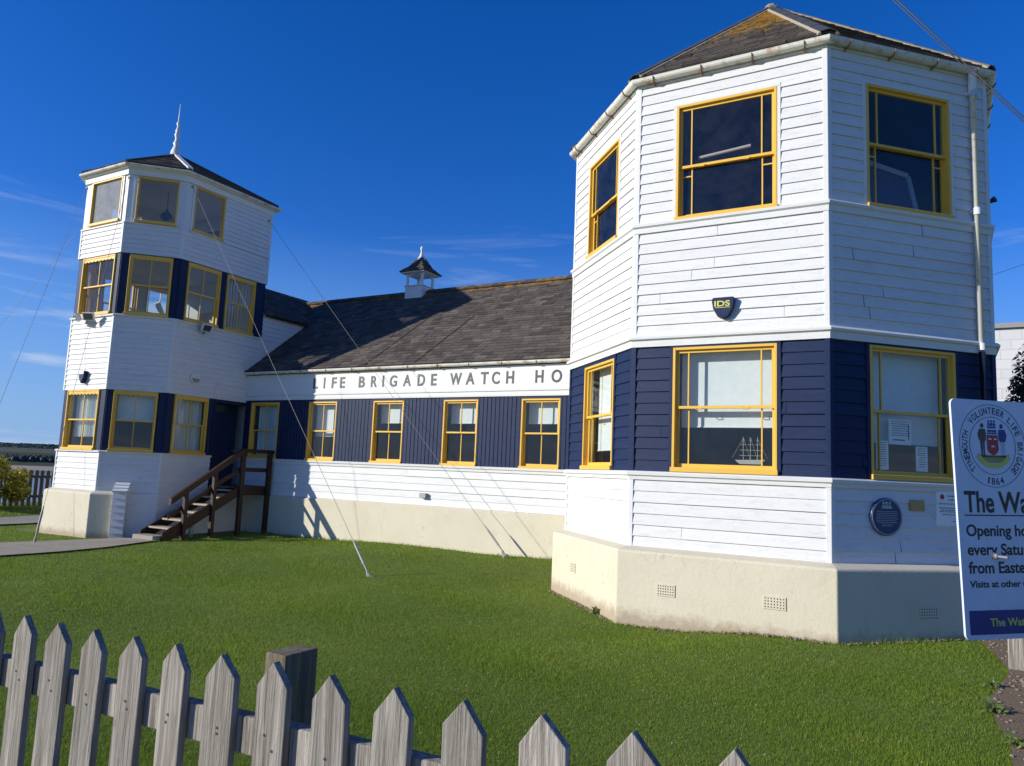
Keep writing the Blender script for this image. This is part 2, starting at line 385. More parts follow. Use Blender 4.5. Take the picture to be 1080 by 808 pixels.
def battens(mb, F, s0, s1, z0, z1, pitch=.105, d0=0.):
    n = max(1, int(round((s1 - s0) / pitch))); w = (s1 - s0) / n
    for i in range(n): fbox(mb, F, s0 + i * w + .008, s0 + i * w + w - .008, z0, z1, d0 - .02, d0 + .014 + random.uniform(0, .004), random.random())
    flat(mb, F, s0, s1, z0, z1, d=d0)
def reveals(mb, F, ops, depth=.13, d=0.):
    for a, b, z0, z1 in ops:
        for p in (((a, z0), (b, z0)), ((b, z0), (b, z1)), ((b, z1), (a, z1)), ((a, z1), (a, z0))):
            (x, z), (x2, z2) = p; mb.face([F.P(x, z, d), F.P(x2, z2, d), F.P(x2, z2, d - depth), F.P(x, z, d - depth)])
# ------------------------------------------------------------------ windows
HOUSE = tag(empty('watch_house', (-7, 4, .3)), 'long white weatherboarded watch house with navy bands, yellow windows and two towers', 'building')
def hb(mb, name, mat, **k): return put(mb.build(name, mat, **k), HOUSE)
def window(F, op, kind, blind=None, curtain=None, scallop=False, gl='glass', lab=None, slats=False, split=.5, frame=.036):
    a, b, z0, z1 = op; fr = MB(); t = frame
    for x0, x1, y0, y1 in ((a, a + t, z0, z1), (b - t, b, z0, z1), (a + t, b - t, z1 - t, z1)): fbox(fr, F, x0, x1, y0, y1, -.10, .028)
    fbox(fr, F, a - .012, b + .012, z0 - .035, z0 + t * .75, -.10, .06)
    w = put(fr.build('window', M['yellow']), HOUSE); bevel(w, .004, 1)
    if lab: w['label'] = lab
    def sub(mb, name, mat): o = mb.build(name, mat); o.parent = w; return o
    A, Bb, Z0, Z1 = a + t, b - t, z0 + t * .75, z1 - t; st = .036; zm = Z0 + (Z1 - Z0) * split
    g = .017
    def sash(x0, x1, y0, y1, d, bars, nm='sash', bot=.05):
        s = MB(); fbox(s, F, x0, x0 + st, y0, y1, d - .035, d); fbox(s, F, x1 - st, x1, y0, y1, d - .035, d)
        fbox(s, F, x0 + st, x1 - st, y1 - st, y1, d - .035, d + .001); fbox(s, F, x0 + st, x1 - st, y0, y0 + bot, d - .035, d + .001)
        for br in bars:
            if br[0] == 'v': fbox(s, F, x0 + (x1 - x0) * br[1] - g / 2, x0 + (x1 - x0) * br[1] + g / 2, y0 + bot, y1 - st, d - .03, d - .003)
            else: fbox(s, F, x0 + (x1 - x0) * br[2] + g / 2, x0 + (x1 - x0) * br[3] - g / 2, y1 - (y1 - y0) * br[1] - g / 2, y1 - (y1 - y0) * br[1] + g / 2, d - .03, d - .004)
        sub(s, nm, M['yellow'])
        p = MB(); p.face([F.P(x0 + st - .004, y0 + bot - .004, d - .018), F.P(x1 - st + .004, y0 + bot - .004, d - .018), F.P(x1 - st + .004, y1 - st + .004, d - .018), F.P(x0 + st - .004, y1 - st + .004, d - .018)]); sub(p, 'pane', M[gl])
    if kind == 'plain':
        p = MB(); p.face([F.P(A, Z0, -.03), F.P(Bb, Z0, -.03), F.P(Bb, Z1, -.03), F.P(A, Z1, -.03)]); sub(p, 'pane', M[gl])
    elif kind == 'margin':
        sash(A, Bb, zm - .02, Z1, -.015, [('v', .13), ('v', .87)], bot=.036); sash(A, Bb, Z0, zm + .02, -.055, [('v', .13), ('v', .87)])
    elif kind == 'margin_upper':
        sash(A, Bb, zm - .02, Z1, -.015, [('v', .13), ('v', .87)], bot=.036); sash(A, Bb, Z0, zm + .02, -.055, [('v', .13), ('v', .87), ('h', .2, .02, .13), ('h', .2, .87, .98)])
    elif kind == 'cross':
        sash(A, Bb, zm - .018, Z1, -.015, [('v', .5)], bot=.032); sash(A, Bb, Z0, zm + .018, -.055, [('v', .5)])
    if kind.startswith('margin'):
        lf = MB()
        for k in (.25, .72):
            x = A + (Bb - A) * k; lf.tube([F.P(x - .045, zm - .01, -.013), F.P(x - .03, zm - .035, .01), F.P(x + .03, zm - .035, .01), F.P(x + .045, zm - .01, -.013)], .006, 6)
        sub(lf, 'sash_lift', M['yellow'])
    if scallop:
        sc = MB(); n = 9; wd = (Bb - A + .02) / n
        for i in range(n):
            x = A - .01 + i * wd; sc.prism([(x, Z1 + .02)] + [(x + wd / 2 - math.cos(th) * wd / 2, Z1 - .035 - math.sin(th) * .042) for th in [k * math.pi / 6 for k in range(7)]] + [(x + wd, Z1 + .02)], F.P, .001, .018)
        sub(sc, 'valance', M['yellow'])
    if blind:
        zb = blind; bl = MB(); fbox(bl, F, A + .02, Bb - .02, zb, Z1 + .03, -.215, -.21); bl.tube([F.P(A + .02, zb, -.212), F.P(Bb - .02, zb, -.212)], .011, 8); sub(bl, 'roller_blind', M['blind'])
    if curtain:
        for (c0, c1, zb) in curtain:
            cu = MB(); n = 46; X = [A + (Bb - A) * (c0 + (c1 - c0) * i / n) for i in range(n + 1)]; D = [-.20 + .022 * math.sin(i * 1.15) + .008 * math.sin(i * 2.7) for i in range(n + 1)]
            for i in range(n): cu.face([F.P(X[i], zb, D[i]), F.P(X[i + 1], zb, D[i + 1]), F.P(X[i + 1], Z1 + .02, D[i + 1] * .97), F.P(X[i], Z1 + .02, D[i] * .97)])
            sub(cu, 'curtain', M['curtain'])
    if slats:
        sl = MB(); n = 9
        for i in range(n):
            x = A + (Bb - A) * (i + .5) / n; sl.hexa([F.P(x - .026, Z0, -.13), F.P(x + .020, Z0, -.16), F.P(x + .021, Z0, -.158), F.P(x - .025, Z0, -.128), F.P(x - .026, Z1, -.13), F.P(x + .020, Z1, -.16), F.P(x + .021, Z1, -.158), F.P(x - .025, Z1, -.128)])
        sub(sl, 'vertical_blind', M['blind'])
    return w
# ------------------------------------------------------------------ right tower
ZC, ZS, ZL, ZU, ZE = 1.108, 2.087, 3.852, 5.481, 7.571
S2 = 2.5 * q
OCT = [(-2.5 - S2, S2), (-2.5, 0), (0, 0), (S2, S2), (S2, S2 + 2.5), (0, 2 * S2 + 2.5), (-2.5, 2 * S2 + 2.5), (-2.5 - S2, S2 + 2.5)]
wBu = (-1.93, -.60, 5.53, 7.16); wBl = (-1.93, -.60, 2.15, 3.76); wCu = (.57, 1.88, 5.54, 7.165); wCl = (.565, 1.86, 2.15, 3.76)
wAu = (-3.6, -2.385, 5.55, 7.1); wAl = (-3.56, -2.38, 2.15, 3.73)
faces = [(fA, -4.2678, -1.7678, [wAu], [wAl]), (fB, -2.5, 0, [wBu], [wBl]), (fC, 0, 2.5, [wCu], [wCl])]
for i in (3, 4, 5, 6, 7):
    p = Vector(OCT[i]); a = (Vector(OCT[(i + 1) % 8]) - p).normalized(); faces.append((Face(p, a, (a.y, -a.x)), 0, 2.5, [], []))
def cw(o, t=.045): return (o[0] - t, o[1] + t, o[2] - .03, o[3] + t)    # clapboard opening incl. casing
W_, Bl_, In_, Rv_ = MB(), MB(), MB(), MB(); Tr = MB(); BT = MB()
for F, a, b, up_, lo_ in faces:
    e = .045
    clap(W_, F, a + e, b - e, ZC, ZS - .09, e=.152)
    clap(W_, F, a + e, b - e, ZL + .09, ZU - .09, e=.148)
    clap(W_, F, a + e, b - e, ZU + .05, ZE, [cw(o) for o in up_], e=.150)
    clap(Bl_, F, a + e, b - e, ZS + .02, ZL - .06, [cw(o) for o in lo_], e=.150, d0=-.006)
    for o in up_ + lo_:
        m_ = MB(); c = cw(o); d0, d1 = -.02, .022
        fbox(m_, F, c[0], o[0], o[2] - .03, o[3], d0, d1); fbox(m_, F, o[1], c[1], o[2] - .03, o[3], d0, d1); fbox(m_, F, c[0], c[1], o[3], c[3], d0, d1 + .002); bevel(hb(m_, 'window_casing' if o in up_ else 'navy_window_casing', M['trim'] if o in up_ else M['blue']), .003, 1)
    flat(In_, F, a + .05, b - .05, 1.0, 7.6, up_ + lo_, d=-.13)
    reveals(Rv_, F, up_ + lo_, .13)
    for c_, mm, z0, z1 in ((a, Tr, ZC, ZS - .09), (a, Tr, ZL + .09, ZU - .09), (a, Tr, ZU + .05, ZE), (a, BT, ZS + .02, ZL - .06)): pass
for i in range(8):
    p = Vector(OCT[i]); pa = p + (Vector(OCT[i - 1]) - p).normalized() * .05; pb = p + (Vector(OCT[(i + 1) % 8]) - p).normalized() * .05
    for mm, z0, z1 in ((Tr, ZC, ZS - .09), (Tr, ZL + .09, ZU - .09), (Tr, ZU + .05, ZE), (BT, ZS + .02, ZL - .06)):
        cm = MB(); cm.sweep([pa, p, pb], [(-.02, z0), (.024, z0), (.024, z1), (-.02, z1)]); bevel(hb(cm, 'corner_trim', M['blue'] if mm is BT else M['trim']), .003, 1)
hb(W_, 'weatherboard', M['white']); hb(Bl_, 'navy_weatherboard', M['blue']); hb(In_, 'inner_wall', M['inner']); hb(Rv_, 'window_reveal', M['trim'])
BDS = []
def bdn(): BDS.append(MB()); return BDS[-1]
bdn().sweep(OCT, [(-.03, ZS - .09), (.03, ZS - .09), (.035, ZS - .045), (.065, ZS - .03), (.07, ZS + .005), (.05, ZS + .022), (-.03, ZS + .03)], True)
bdn().sweep(OCT, [(-.03, ZL - .065), (.035, ZL - .065), (.04, ZL + .02), (.075, ZL + .035), (.08, ZL + .06), (.05, ZL + .09), (-.03, ZL + .1)], True)
bdn().sweep(OCT, [(-.03, ZU - .09), (.032, ZU - .09), (.036, ZU - .02), (.062, ZU), (.066, ZU + .03), (.04, ZU + .05), (-.03, ZU + .06)], True)
[hb(b_, 'moulded_band', M['trim']) for b_ in BDS]; BDS.clear()
def gz(x, y):
    C = [(.1, -.2, .24), (-2.58, -.2, .12), (-4.4, 1.6, .12), (-5.5, 3.8, .37), (-8.8, 3.8, .36), (-12.8, 3.8, .29), (-13.45, 1.5, .25), (-15.6, .5, .19), (-17.2, .5, .17), (-13, -2, .22), (-7.4, .6, .2),
         (1.7, -.5, .28), (-1, -5, .28), (-5, -5, .26), (3, -5, .34), (4, 1, .34), (-5, -8.3, .48), (0, -8.3, .5), (-10, -8.3, .45), (4, -8.3, .5), (1, -12, .45), (-22, 2, .42), (-22, -6, .4), (-10, 14, .4), (6, 12, .5), (-20, 10, .4)]
    w = z = 0
    for a, b, c in C: k = 1 / ((x - a) ** 2 + (y - b) ** 2 + .15) ** 1.6; w += k; z += k * c
    z /= w
    d = np.maximum(0, -25.5 - x); t = np.clip(d / 30, 0, 1); return z - 11 * t * t * (3 - 2 * t)
pl = MB(); pl.sweep(OCT, [(-.1, -.3), (.2, -.3), (.2, ZC - .05), (.185, ZC - .03), (0.0, ZC + .02), (-.1, ZC + .02)], True)
bevel(hb(pl, 'rendered_plinth', M['cream']), .012, 2)
for z in (1.35, 4.55, 7.45):
    fl = MB()
    i = len(fl.v); ins = [(-1.25 + (x + 1.25) * .95, 3.02 + (y - 3.02) * .95) for x, y in OCT]
    fl.prism(ins, lambda u, v, d: (u, v, d), z, z + .12); hb(fl, 'floor', M['inner'])
# gutter + soffit + roof
OV = .13
gt = MB(); zg = ZE + .055
gp = [(OV - .05 + .062 * math.cos(t), zg + .062 * math.sin(t)) for t in [math.pi + k * math.pi / 8 for k in range(9)]]
gt.sweep(OCT, gp + [(OV + .016, zg + .012), (OV + .006, zg + .012), (OV - .05, zg - .045), (OV - .106, zg + .0), (OV - .112, zg + .012)], True)
GUT = hb(gt, 'gutter', M['gutter']); RUST = simple('rusty_iron', (.30, .16, .08), .8)
sf = MB(); sf.sweep(OCT, [(-.1, ZE - .03), (.03, ZE - .03), (.03, ZE + .03), (-.1, ZE + .05)], True); hb(sf, 'fascia_board', M['trim'])
br = MB()
for i in range(8):
    p = Vector(OCT[i]); a = Vector(OCT[(i + 1) % 8]) - p; nrm = Vector((a.y, -a.x)).normalized()
    for k in (.1, .37, .64, .9):
        br = MB(); c = p + a * k + nrm * (OV - .05); L = a.normalized() * .011
        for zz in [0]:
            pts = [c + nrm * (.07 * math.cos(t)) for t in [math.pi + j * math.pi / 6 for j in range(7)]]; zs_ = [zg + .07 * math.sin(t) for t in [math.pi + j * math.pi / 6 for j in range(7)]]
            for j in range(6): br.beam((pts[j].x, pts[j].y, zs_[j]), (pts[j + 1].x, pts[j + 1].y, zs_[j + 1]), .022, .006, (a.x, a.y, .01))
        c2 = p + a * k + nrm * .02; br.beam((c2.x, c2.y, zg - .09), (c2.x + nrm.x * .08, c2.y + nrm.y * .08, zg - .06), .02, .02); o = br.build('bracket', RUST); o.parent = GUT
def slates(mb, O, ux, uv, poly, w=.24, ex=.155, lich=lambda v: 0., lo=.0):
    O, ux, uv = Vector(O), Vector(ux).normalized(), Vector(uv).normalized(); nn = ux.cross(uv)
    vmin = min(p[1] for p in poly); vmax = max(p[1] for p in poly); v = vmin; r = 0
    def span(v):
        xs = []
        for i in range(len(poly)):
            (x0, y0), (x1, y1) = poly[i], poly[(i + 1) % len(poly)]
            if (y0 - v) * (y1 - v) < 0 or (y0 == v) != (y1 == v): xs.append(x0 + (x1 - x0) * (v - y0) / (y1 - y0) if y1 != y0 else x0)
        return (min(xs), max(xs)) if len(xs) > 1 else None
    while v < vmax - .02:
        h = min(ex, vmax - v); s0 = span(v + .001); s1 = span(min(v + h, vmax - .001))
        if s0 and s1:
            x = min(s0[0], s1[0]) - random.uniform(0, .02) - (w / 2 if r % 2 else 0)
            while x < max(s0[1], s1[1]):
                ww = w * random.uniform(.82, 1.15); a0, a1 = max(x, s0[0]), min(x + ww - .006, s0[1]); b0, b1 = max(x, s1[0]), min(x + ww - .006, s1[1])
                if a1 - a0 > .01 or b1 - b0 > .01:
                    a1 = max(a1, a0 + .001); b1 = max(b1, b0 + .001)
                    l0 = .017 + random.uniform(-.003, .007); l1 = .004; j = random.uniform(-.008, .006); rr = min(1, max(0, random.gauss(.5, .25))); lc = lich((v + h / 2 - vmin) / (vmax - vmin))
                    Pf = lambda u, vv, d: O + ux * u + uv * vv + nn * d
                    lr = l0 + random.uniform(-.002, .003)
                    mb.face([Pf(a0, v + j, l0), Pf(a1, v + j, lr), Pf(b1, v + h + .01, l1), Pf(b0, v + h + .01, l1)], rr, lc)
                    mb.face([Pf(a0, v + j, -.01), Pf(a1, v + j, -.01), Pf(a1, v + j, lr), Pf(a0, v + j, l0)], rr, lc)
                x += ww
        v += ex; r += 1
AP = Vector((-1.25, 3.02, 10.25)); ER = []
for x, y in OCT:
    d = Vector((x + 1.25, y - 3.02)); d = d * (1 + (.07) / d.length * 1.08); ER.append(Vector((-1.25 + d.x, 3.02 + d.y, ZE + .14)))
rs, ul, hp, mo = MB(), MB(), MB(), MB()
for i in range(8):
    a, b = ER[i], ER[(i + 1) % 8]; ux = (b - a); L = ux.length; ux = ux.normalized(); mid = (a + b) / 2; uv = AP - mid; Hh = uv.length
    slates(rs, a, ux, uv, [(0, 0), (L, 0), (L / 2 + .001, Hh), (L / 2 - .001, Hh)], lich=lambda t: max(0, t * 1.5 - .1))
    dn = ux.cross(uv.normalized()) * -.012; ul.face([a + dn, b + dn, AP + dn]); ul.face([a + dn - Vector((0, 0, .03)), b + dn - Vector((0, 0, .03)), b + dn, a + dn])
    h0 = a.copy(); dv = (AP - h0).normalized(); nA = ux.cross(uv).normalized(); pux = (a - ER[i - 1]).normalized(); nP = pux.cross(AP - (a + ER[i - 1]) / 2).normalized()
    nseg = 7; tot = (AP - h0).length
    for k in range(nseg):
        p0 = h0 - dv * .04 + dv * (tot + .04) * k / nseg; p1 = h0 + dv * (tot * (k + 1) / nseg - .004)
        for nf, side in ((nA, nA.cross(dv)), (nP, -nP.cross(dv))):
            side = side.normalized(); side = side if side.dot((mid - h0) if nf is nA else ((a + ER[i - 1]) / 2 - h0)) > 0 else -side
            o = (nA + nP).normalized() * .035; e_ = nf * .034
            wd = .10 * (1 - .1 * k / nseg)
            hp.hexa([p0 + o, p0 + side * wd + e_, p1 + side * wd + e_ * .9, p1 + o * .9, p0 + o + nf * .012, p0 + side * wd + e_ + nf * .012, p1 + side * wd + e_ * .9 + nf * .01, p1 + o * .9 + nf * .01], random.random(), (k + 1) / nseg * .8)
            mo.hexa([p0 + side * wd * .9, p0 + side * (wd + .03), p1 + side * (wd + .03), p1 + side * wd * .9, p0 + side * wd * .9 + nf * .036, p0 + side * (wd + .03) + nf * .022, p1 + side * (wd + .03) + nf * .022, p1 + side * wd * .9 + nf * .036])
hb(rs, 'slate_roof', M['slate']); hb(ul, 'roof_underlay', M['underlay']); hb(hp, 'hip_capping', M['lead']); hb(mo, 'hip_mortar', M['mortar'])
cp = MB(); cp.lathe(AP, [(.12, -.04), (.09, .03), (.04, .05), (.0, .055)], 7); hb(cp, 'roof_cap', M['mortar'])
# windows of right tower
window(fB, wBu, 'margin_upper', split=.46, lab='large dark upper tower window above the shield-shaped alarm box')
window(fC, wCu, 'margin_upper', split=.52, lab='shaded upper tower window with a framed picture leaning inside')
window(fA, wAu, 'margin_upper', split=.46); window(fA, wAl, 'margin', blind=2.42)
window(fB, wBl, 'margin', blind=2.72, split=.51, lab='tower window with a white blind above a small model ship')
window(fC, wCl, 'margin', blind=2.58, split=.5, lab='shaded ground-floor tower window with paper notices')
# downpipe
dp = MB(); P_ = lambda s_, z, d: fC.P(s_, z, d)
dp.tube([P_(2.2, 7.60, .10), P_(2.2, 7.50, .10), P_(2.235, 7.36, .06), P_(2.235, 7.30, .055)], .05, 14)
dp.tube([P_(2.235, 7.34, .062), P_(2.24, 3.83, .062)], .037, 14)
for z in (7.26, 5.62, 3.82): dp.tube([P_(2.237, z, .062), P_(2.237, z + .09, .062)], .048, 14); fbox(dp, fC, 2.17, 2.30, z + .03, z + .06, 0, .035)
hb(dp, 'downpipe', M['pipe'], smooth=True)
dp = MB(); dp.tube([P_(2.24, 3.80, .07), P_(2.24, 1.15, .07), P_(2.24, 1.08, .24), P_(2.24, .3, .25)], .037, 14); hb(dp, 'navy_downpipe', M['blue'], smooth=True)
def vent(F, s_, z, d, w=.25, h=.16):
    v = MB(); fbox(v, F, s_, s_ + w, z, z + h, d - .01, d + .010); o = hb(v, 'air_vent', M['cream']); ho = MB()
    for i in range(7):
        for j in range(4): x = s_ + .025 + i * (w - .05) / 6; zz = z + .025 + j * (h - .05) / 3; fbox(ho, F, x - .006, x + .006, zz - .007, zz + .007, d + .0102, d + .0112)
    h_ = ho.build('vent_hole', M['underlay']); h_.parent = o
vent(fB, -2.04, .545, .2, .24, .15); vent(fB, -.73, .545, .2, .26, .15); vent(fC, 1.05, .50, .2, .26, .15); vent(fA, -3.45, .55, .2, .22, .15)
# things on the tower
def thing1(mb, name, mat, label, cat, root_loc=None, **k): o = mb.build(name, mat, origin=root_loc) if root_loc else mb.build(name, mat); tag(o, label, cat, **k); return o
ab = MB(); ab.prism([(-1.41, 4.36), (-1.39, 4.385), (-1.13, 4.385), (-1.11, 4.36), (-1.13, 4.24), (-1.19, 4.13), (-1.26, 4.10), (-1.33, 4.13), (-1.39, 4.24)][::-1], fB.P, .02, .09)
alarm = bevel(thing1(ab, 'alarm_box', M['blue'], 'navy shield-shaped alarm box reading IDS on the white boards between the big tower windows', 'alarm box'), .012, 2)
at = MB(); add_text(at, 'IDS', .1, fB.P, -1.37, 4.265, .0915, width=.20, height=.075, bold=.004); fbox(at, fB, -1.36, -1.17, 4.245, 4.252, .0905, .0925); t_ = at.build('lettering', M['sigyel']); t_.parent = alarm
def disc(mb, F, s_, z, r, d0, d1, n=40, ry=None): mb.prism([(s_ + r * math.cos(2 * math.pi * k / n), z + (ry or r) * math.sin(2 * math.pi * k / n)) for k in range(n)], F.P, d0, d1)
pq = MB(); disc(pq, fC, .75, 1.675, .225, .015, .05); plaque = bevel(thing1(pq, 'wall_plaque', simple('plaque_blue', (.012, .035, .11), .35), 'round blue plaque with a white ship on the shaded tower base', 'plaque'), .006, 2)
rg = MB()
for k in range(40):
    t0, t1 = 2 * math.pi * k / 40, 2 * math.pi * (k + 1) / 40; rg.prism([(.75 + r_ * math.cos(t), 1.675 + r_ * math.sin(t)) for r_, t in ((.205, t0), (.205, t1), (.212, t1), (.212, t0))], fC.P, .051, .053)
hull = [(.685, 1.775), (.815, 1.775), (.83, 1.80), (.67, 1.80)]; rg.prism(hull, fC.P, .0505, .054)
for x, w_ in ((.70, .03), (.745, .04), (.79, .03)):
    for zz in (1.805, 1.825, 1.842): rg.prism([(x - w_ / 2, zz), (x + w_ / 2, zz), (x + w_ / 2.4, zz + .014), (x - w_ / 2.4, zz + .014)], fC.P, .0505, .054)
for k in range(9):
    zz = 1.735 - k * .021; hw = .15 * math.sqrt(max(.1, 1 - ((zz - 1.675) / .19) ** 2)) * (1 if k < 7 else .6); x = .75 - hw
    while x < .75 + hw - .012: L = random.uniform(.012, .032); rg.prism([(x, zz), (min(x + L, .75 + hw), zz), (min(x + L, .75 + hw), zz + .006), (x, zz + .006)], fC.P, .0505, .053); x += L + .007
r_ = rg.build('raised_relief', simple('plaque_relief', (.42, .48, .55), .5)); r_.parent = plaque
bp = MB(); fbox(bp, fC, 1.11, 1.32, 1.755, 1.89, .01, .034); thing1(bp, 'small_plate', M['brass'], 'small tan metal plate beside the round blue plaque', 'plate')
nb = MB(); fbox(nb, fC, 1.51, 1.93, 1.585, 2.0, .0, .034); notice = thing1(nb, 'notice_board', M['paper'], 'white printed notice with red crest on the boards below the shaded window', 'notice')
nt = MB()
for zz, a, b, h in ((1.945, 1.66, 1.88, .014), (1.90, 1.68, 1.86, .012), (1.85, 1.54, 1.9, .010), (1.80, 1.54, 1.9, .010), (1.775, 1.56, 1.88, .008), (1.755, 1.54, 1.9, .008), (1.72, 1.58, 1.86, .008), (1.64, 1.74, 1.86, .008)):
    x = a
    while x < b: L = random.uniform(.02, .05); nt.prism([(x, zz), (min(x + L, b), zz), (min(x + L, b), zz + h), (x, zz + h)], fC.P, .0345, .0355); x += L + .01
x_ = nt.build('print', M['ink']); x_.parent = notice
nt = MB(); disc(nt, fC, 1.585, 1.94, .032, .0345, .0358, 20); x_ = nt.build('crest', M['red']); x_.parent = notice
# papers in the lower shaded window
def sheet(F, a, b, z0, z1, label, arrow=False):
    p = MB(); fbox(p, F, a, b, z0, z1, -.1, -.098); o = thing1(p, 'paper_notice', M['paper'], label, 'notice'); t = MB(); k = z1 - .03; n = 0
    while k > z0 + (.09 if arrow else .03):
        x = a + .03 + random.uniform(0, .03)
        while x < b - .04: L = random.uniform(.015, .04); t.prism([(x, k), (min(x + L, b - .03), k), (min(x + L, b - .03), k + .009), (x, k + .009)], F.P, -.0975, -.0965); x += L + .008
        k -= .028
    if arrow: t.prism([(a + .06, z0 + .05), (b - .1, z0 + .05), (b - .1, z0 + .065), (a + .06, z0 + .065)], F.P, -.0975, -.0965); t.prism([(b - .05, z0 + .06), (b - .035, z0 + .06), (b - .035, z1 - .06), (b - .05, z1 - .06)], F.P, -.0975, -.0965)
    x = t.build('print', M['ink']); x.parent = o
sheet(fC, .93, 1.27, 2.56, 2.87, 'largest paper notice with an arrow, middle of the shaded tower window', True)
sheet(fC, .74, .92, 2.24, 2.60, 'narrow paper notice low at the left edge of the shaded tower window')
sheet(fC, 1.33, 1.51, 2.24, 2.55, 'narrow paper notice low at the right of the shaded tower window')
# inside things
pf = MB(); Pp = [fC.P(.78, 5.66, -.22), fC.P(1.52, 5.62, -.30)]
def leaning(a, b, z0, z1, w, mname, mat, d):
    mb = MB(); fr_ = [(a, z0 + .0, d), (b, z0 - .02, d - .02), (b, z1 - .1, d - .16), (a, z1, d - .14)]
    P4 = [Vector(fC.P(*p)) for p in fr_]
    for i in range(4): mb.beam(P4[i], P4[(i + 1) % 4], w, .03, (q, -q, 0))
    return mb, P4
mb, P4 = leaning(.74, 1.50, 5.62, 6.28, .07, '', None, -.15); pic = thing1(mb, 'picture_frame', simple('silver_frame', (.35, .36, .38), .5), 'framed picture leaning inside the shaded upper tower window', 'picture')
mb = MB(); mb.face([p - Vector((q, -q, 0)) * .01 for p in P4]); x_ = mb.build('picture', simple('picture_mauve', (.10, .07, .10), .4)); x_.parent = pic
ms = MB(); ship = [(-1.18, 2.30), (-1.12, 2.25), (-.86, 2.25), (-.80, 2.31)]; ms.prism(ship, fB.P, -.33, -.27)
for x in (-1.08, -.99, -.90): ms.tube([fB.P(x, 2.28, -.3), fB.P(x, 2.60, -.3)], .004, 6); [ms.tube([fB.P(x - w, z, -.3), fB.P(x + w, z, -.3)], .003, 5) for w, z in ((.05, 2.36), (.045, 2.43), (.035, 2.5), (.02, 2.56))]
for a_, b_ in (((-1.22, 2.33), (-1.08, 2.58)), ((-.78, 2.33), (-.9, 2.58)), ((-1.08, 2.6), (-.99, 2.3)), ((-.99, 2.6), (-.9, 2.3))): ms.tube([fB.P(*a_, -.3), fB.P(*b_, -.3)], .002, 4)
thing1(ms, 'model_ship', simple('model_ship_wood', (.40, .38, .33), .6), 'model sailing ship under the blind of the sunlit tower window', 'model ship')
pb_ = MB(); pb_.tube([fB.P(-1.66, 6.42, -.12), fB.P(-.96, 6.47, -.12)], .022, 10); thing1(pb_, 'rolled_chart', simple('rolled_paper', (.5, .42, .38), .7), 'pale rolled tube resting behind the sunlit upper tower window', 'roll')
shl = MB(); fbox(shl, fB, -1.86, -.66, 2.16, 2.19, -.42, -.14); fbox(shl, fC, .6, 1.84, 2.16, 2.19, -.42, -.14); hb(shl, 'window_shelf', M['inner'])
# ------------------------------------------------------------------ long hall
HX0, HX1 = XF, -2.5 - S2
wins = [(-14.33, -13.32), (-12.30, -11.39), (-10.27, -9.38), (-8.29, -7.40), (-6.34, -5.45)]
LO = [(a, b, 2.14, 3.545) for a, b in wins]
W_, V_, T_ = MB(), MB(), MB()
clap(W_, fL, HX0, HX1, 1.236, 2.01, e=.142)
xs = [HX0] + [v for w_ in wins for v in w_] + [HX1]
for i in range(0, len(xs), 2): battens(V_, fL, xs[i] + (.03 if i else 0), xs[i + 1] - .03 if i < len(xs) - 2 else xs[i + 1], 2.12, 3.60)
for a, b in wins: fbox(V_, fL, a - .03, a, 2.12, 3.60, -.02, .02); fbox(V_, fL, b, b + .03, 2.12, 3.60, -.02, .02); fbox(V_, fL, a, b, 3.545, 3.6, -.02, .02)
hb(W_, 'weatherboard', M['white']); hb(V_, 'vertical_boarding', M['blue'])
HP = [(HX0, YL), (HX1, YL)]
T_.sweep(HP, [(-.03, 2.01), (.03, 2.01), (.035, 2.06), (.065, 2.075), (.07, 2.11), (.045, 2.125), (-.03, 2.125)])
T_.sweep(HP, [(-.03, 3.60), (.045, 3.60), (.05, 3.64), (.035, 3.65), (.035, 3.70), (.06, 3.715), (.062, 3.75), (.035, 3.77), (.03, 4.25), (-.03, 4.25)])
hb(T_, 'fascia_board', M['trim'])
pl = MB(); pl.sweep(HP, [(-.1, -.3), (.07, -.3), (.07, 1.20), (.0, 1.24), (-.1, 1.24)]); hb(pl, 'rendered_plinth', M['cream'])
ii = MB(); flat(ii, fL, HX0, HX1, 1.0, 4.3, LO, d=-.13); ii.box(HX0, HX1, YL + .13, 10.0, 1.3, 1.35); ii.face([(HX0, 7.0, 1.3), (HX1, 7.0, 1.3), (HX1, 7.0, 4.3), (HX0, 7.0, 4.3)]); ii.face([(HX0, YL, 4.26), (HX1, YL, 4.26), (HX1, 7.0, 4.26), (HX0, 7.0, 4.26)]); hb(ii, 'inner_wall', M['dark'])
rv = MB(); reveals(rv, fL, LO, .13); hb(rv, 'window_reveal', M['blue'])
for i, o in enumerate(LO):
    if i == 0: window(fL, o, 'cross', curtain=[(.05, .95, 2.2)], lab='shaded hall window beside the stair landing')
    elif i == 1: window(fL, o, 'cross', blind=2.72)
    else: window(fL, o, 'cross', blind=3.05)
lt = MB()
glyph = [('L', -12.2), ('I', -11.86), ('F', -11.6), ('E', -11.33), ('B', -10.75), ('R', -10.38), ('I', -10.04), ('G', -9.82), ('A', -9.44), ('D', -9.03), ('E', -8.66), ('W', -8.15), ('A', -7.74), ('T', -7.36), ('C', -7.08), ('H', -6.73), ('H', -6.04), ('O', -5.67), ('U', -5.26), ('S', -4.92), ('E', -4.6)]
lx = {'L': 262, }
for ch, x in glyph:
    wd = {'I': .045, 'L': .15, 'E': .15, 'F': .15, 'W': .30, 'O': .235, 'G': .205, 'A': .225, 'T': .19, 'D': .20, 'C': .19, 'S': .15}.get(ch, .185)
    lt = MB(); add_text(lt, ch, .3, fL.P, x, 3.875, .036, width=wd, height=.265, bold=.009, ext=.004)
    hb(lt, 'letter', M['letter'])
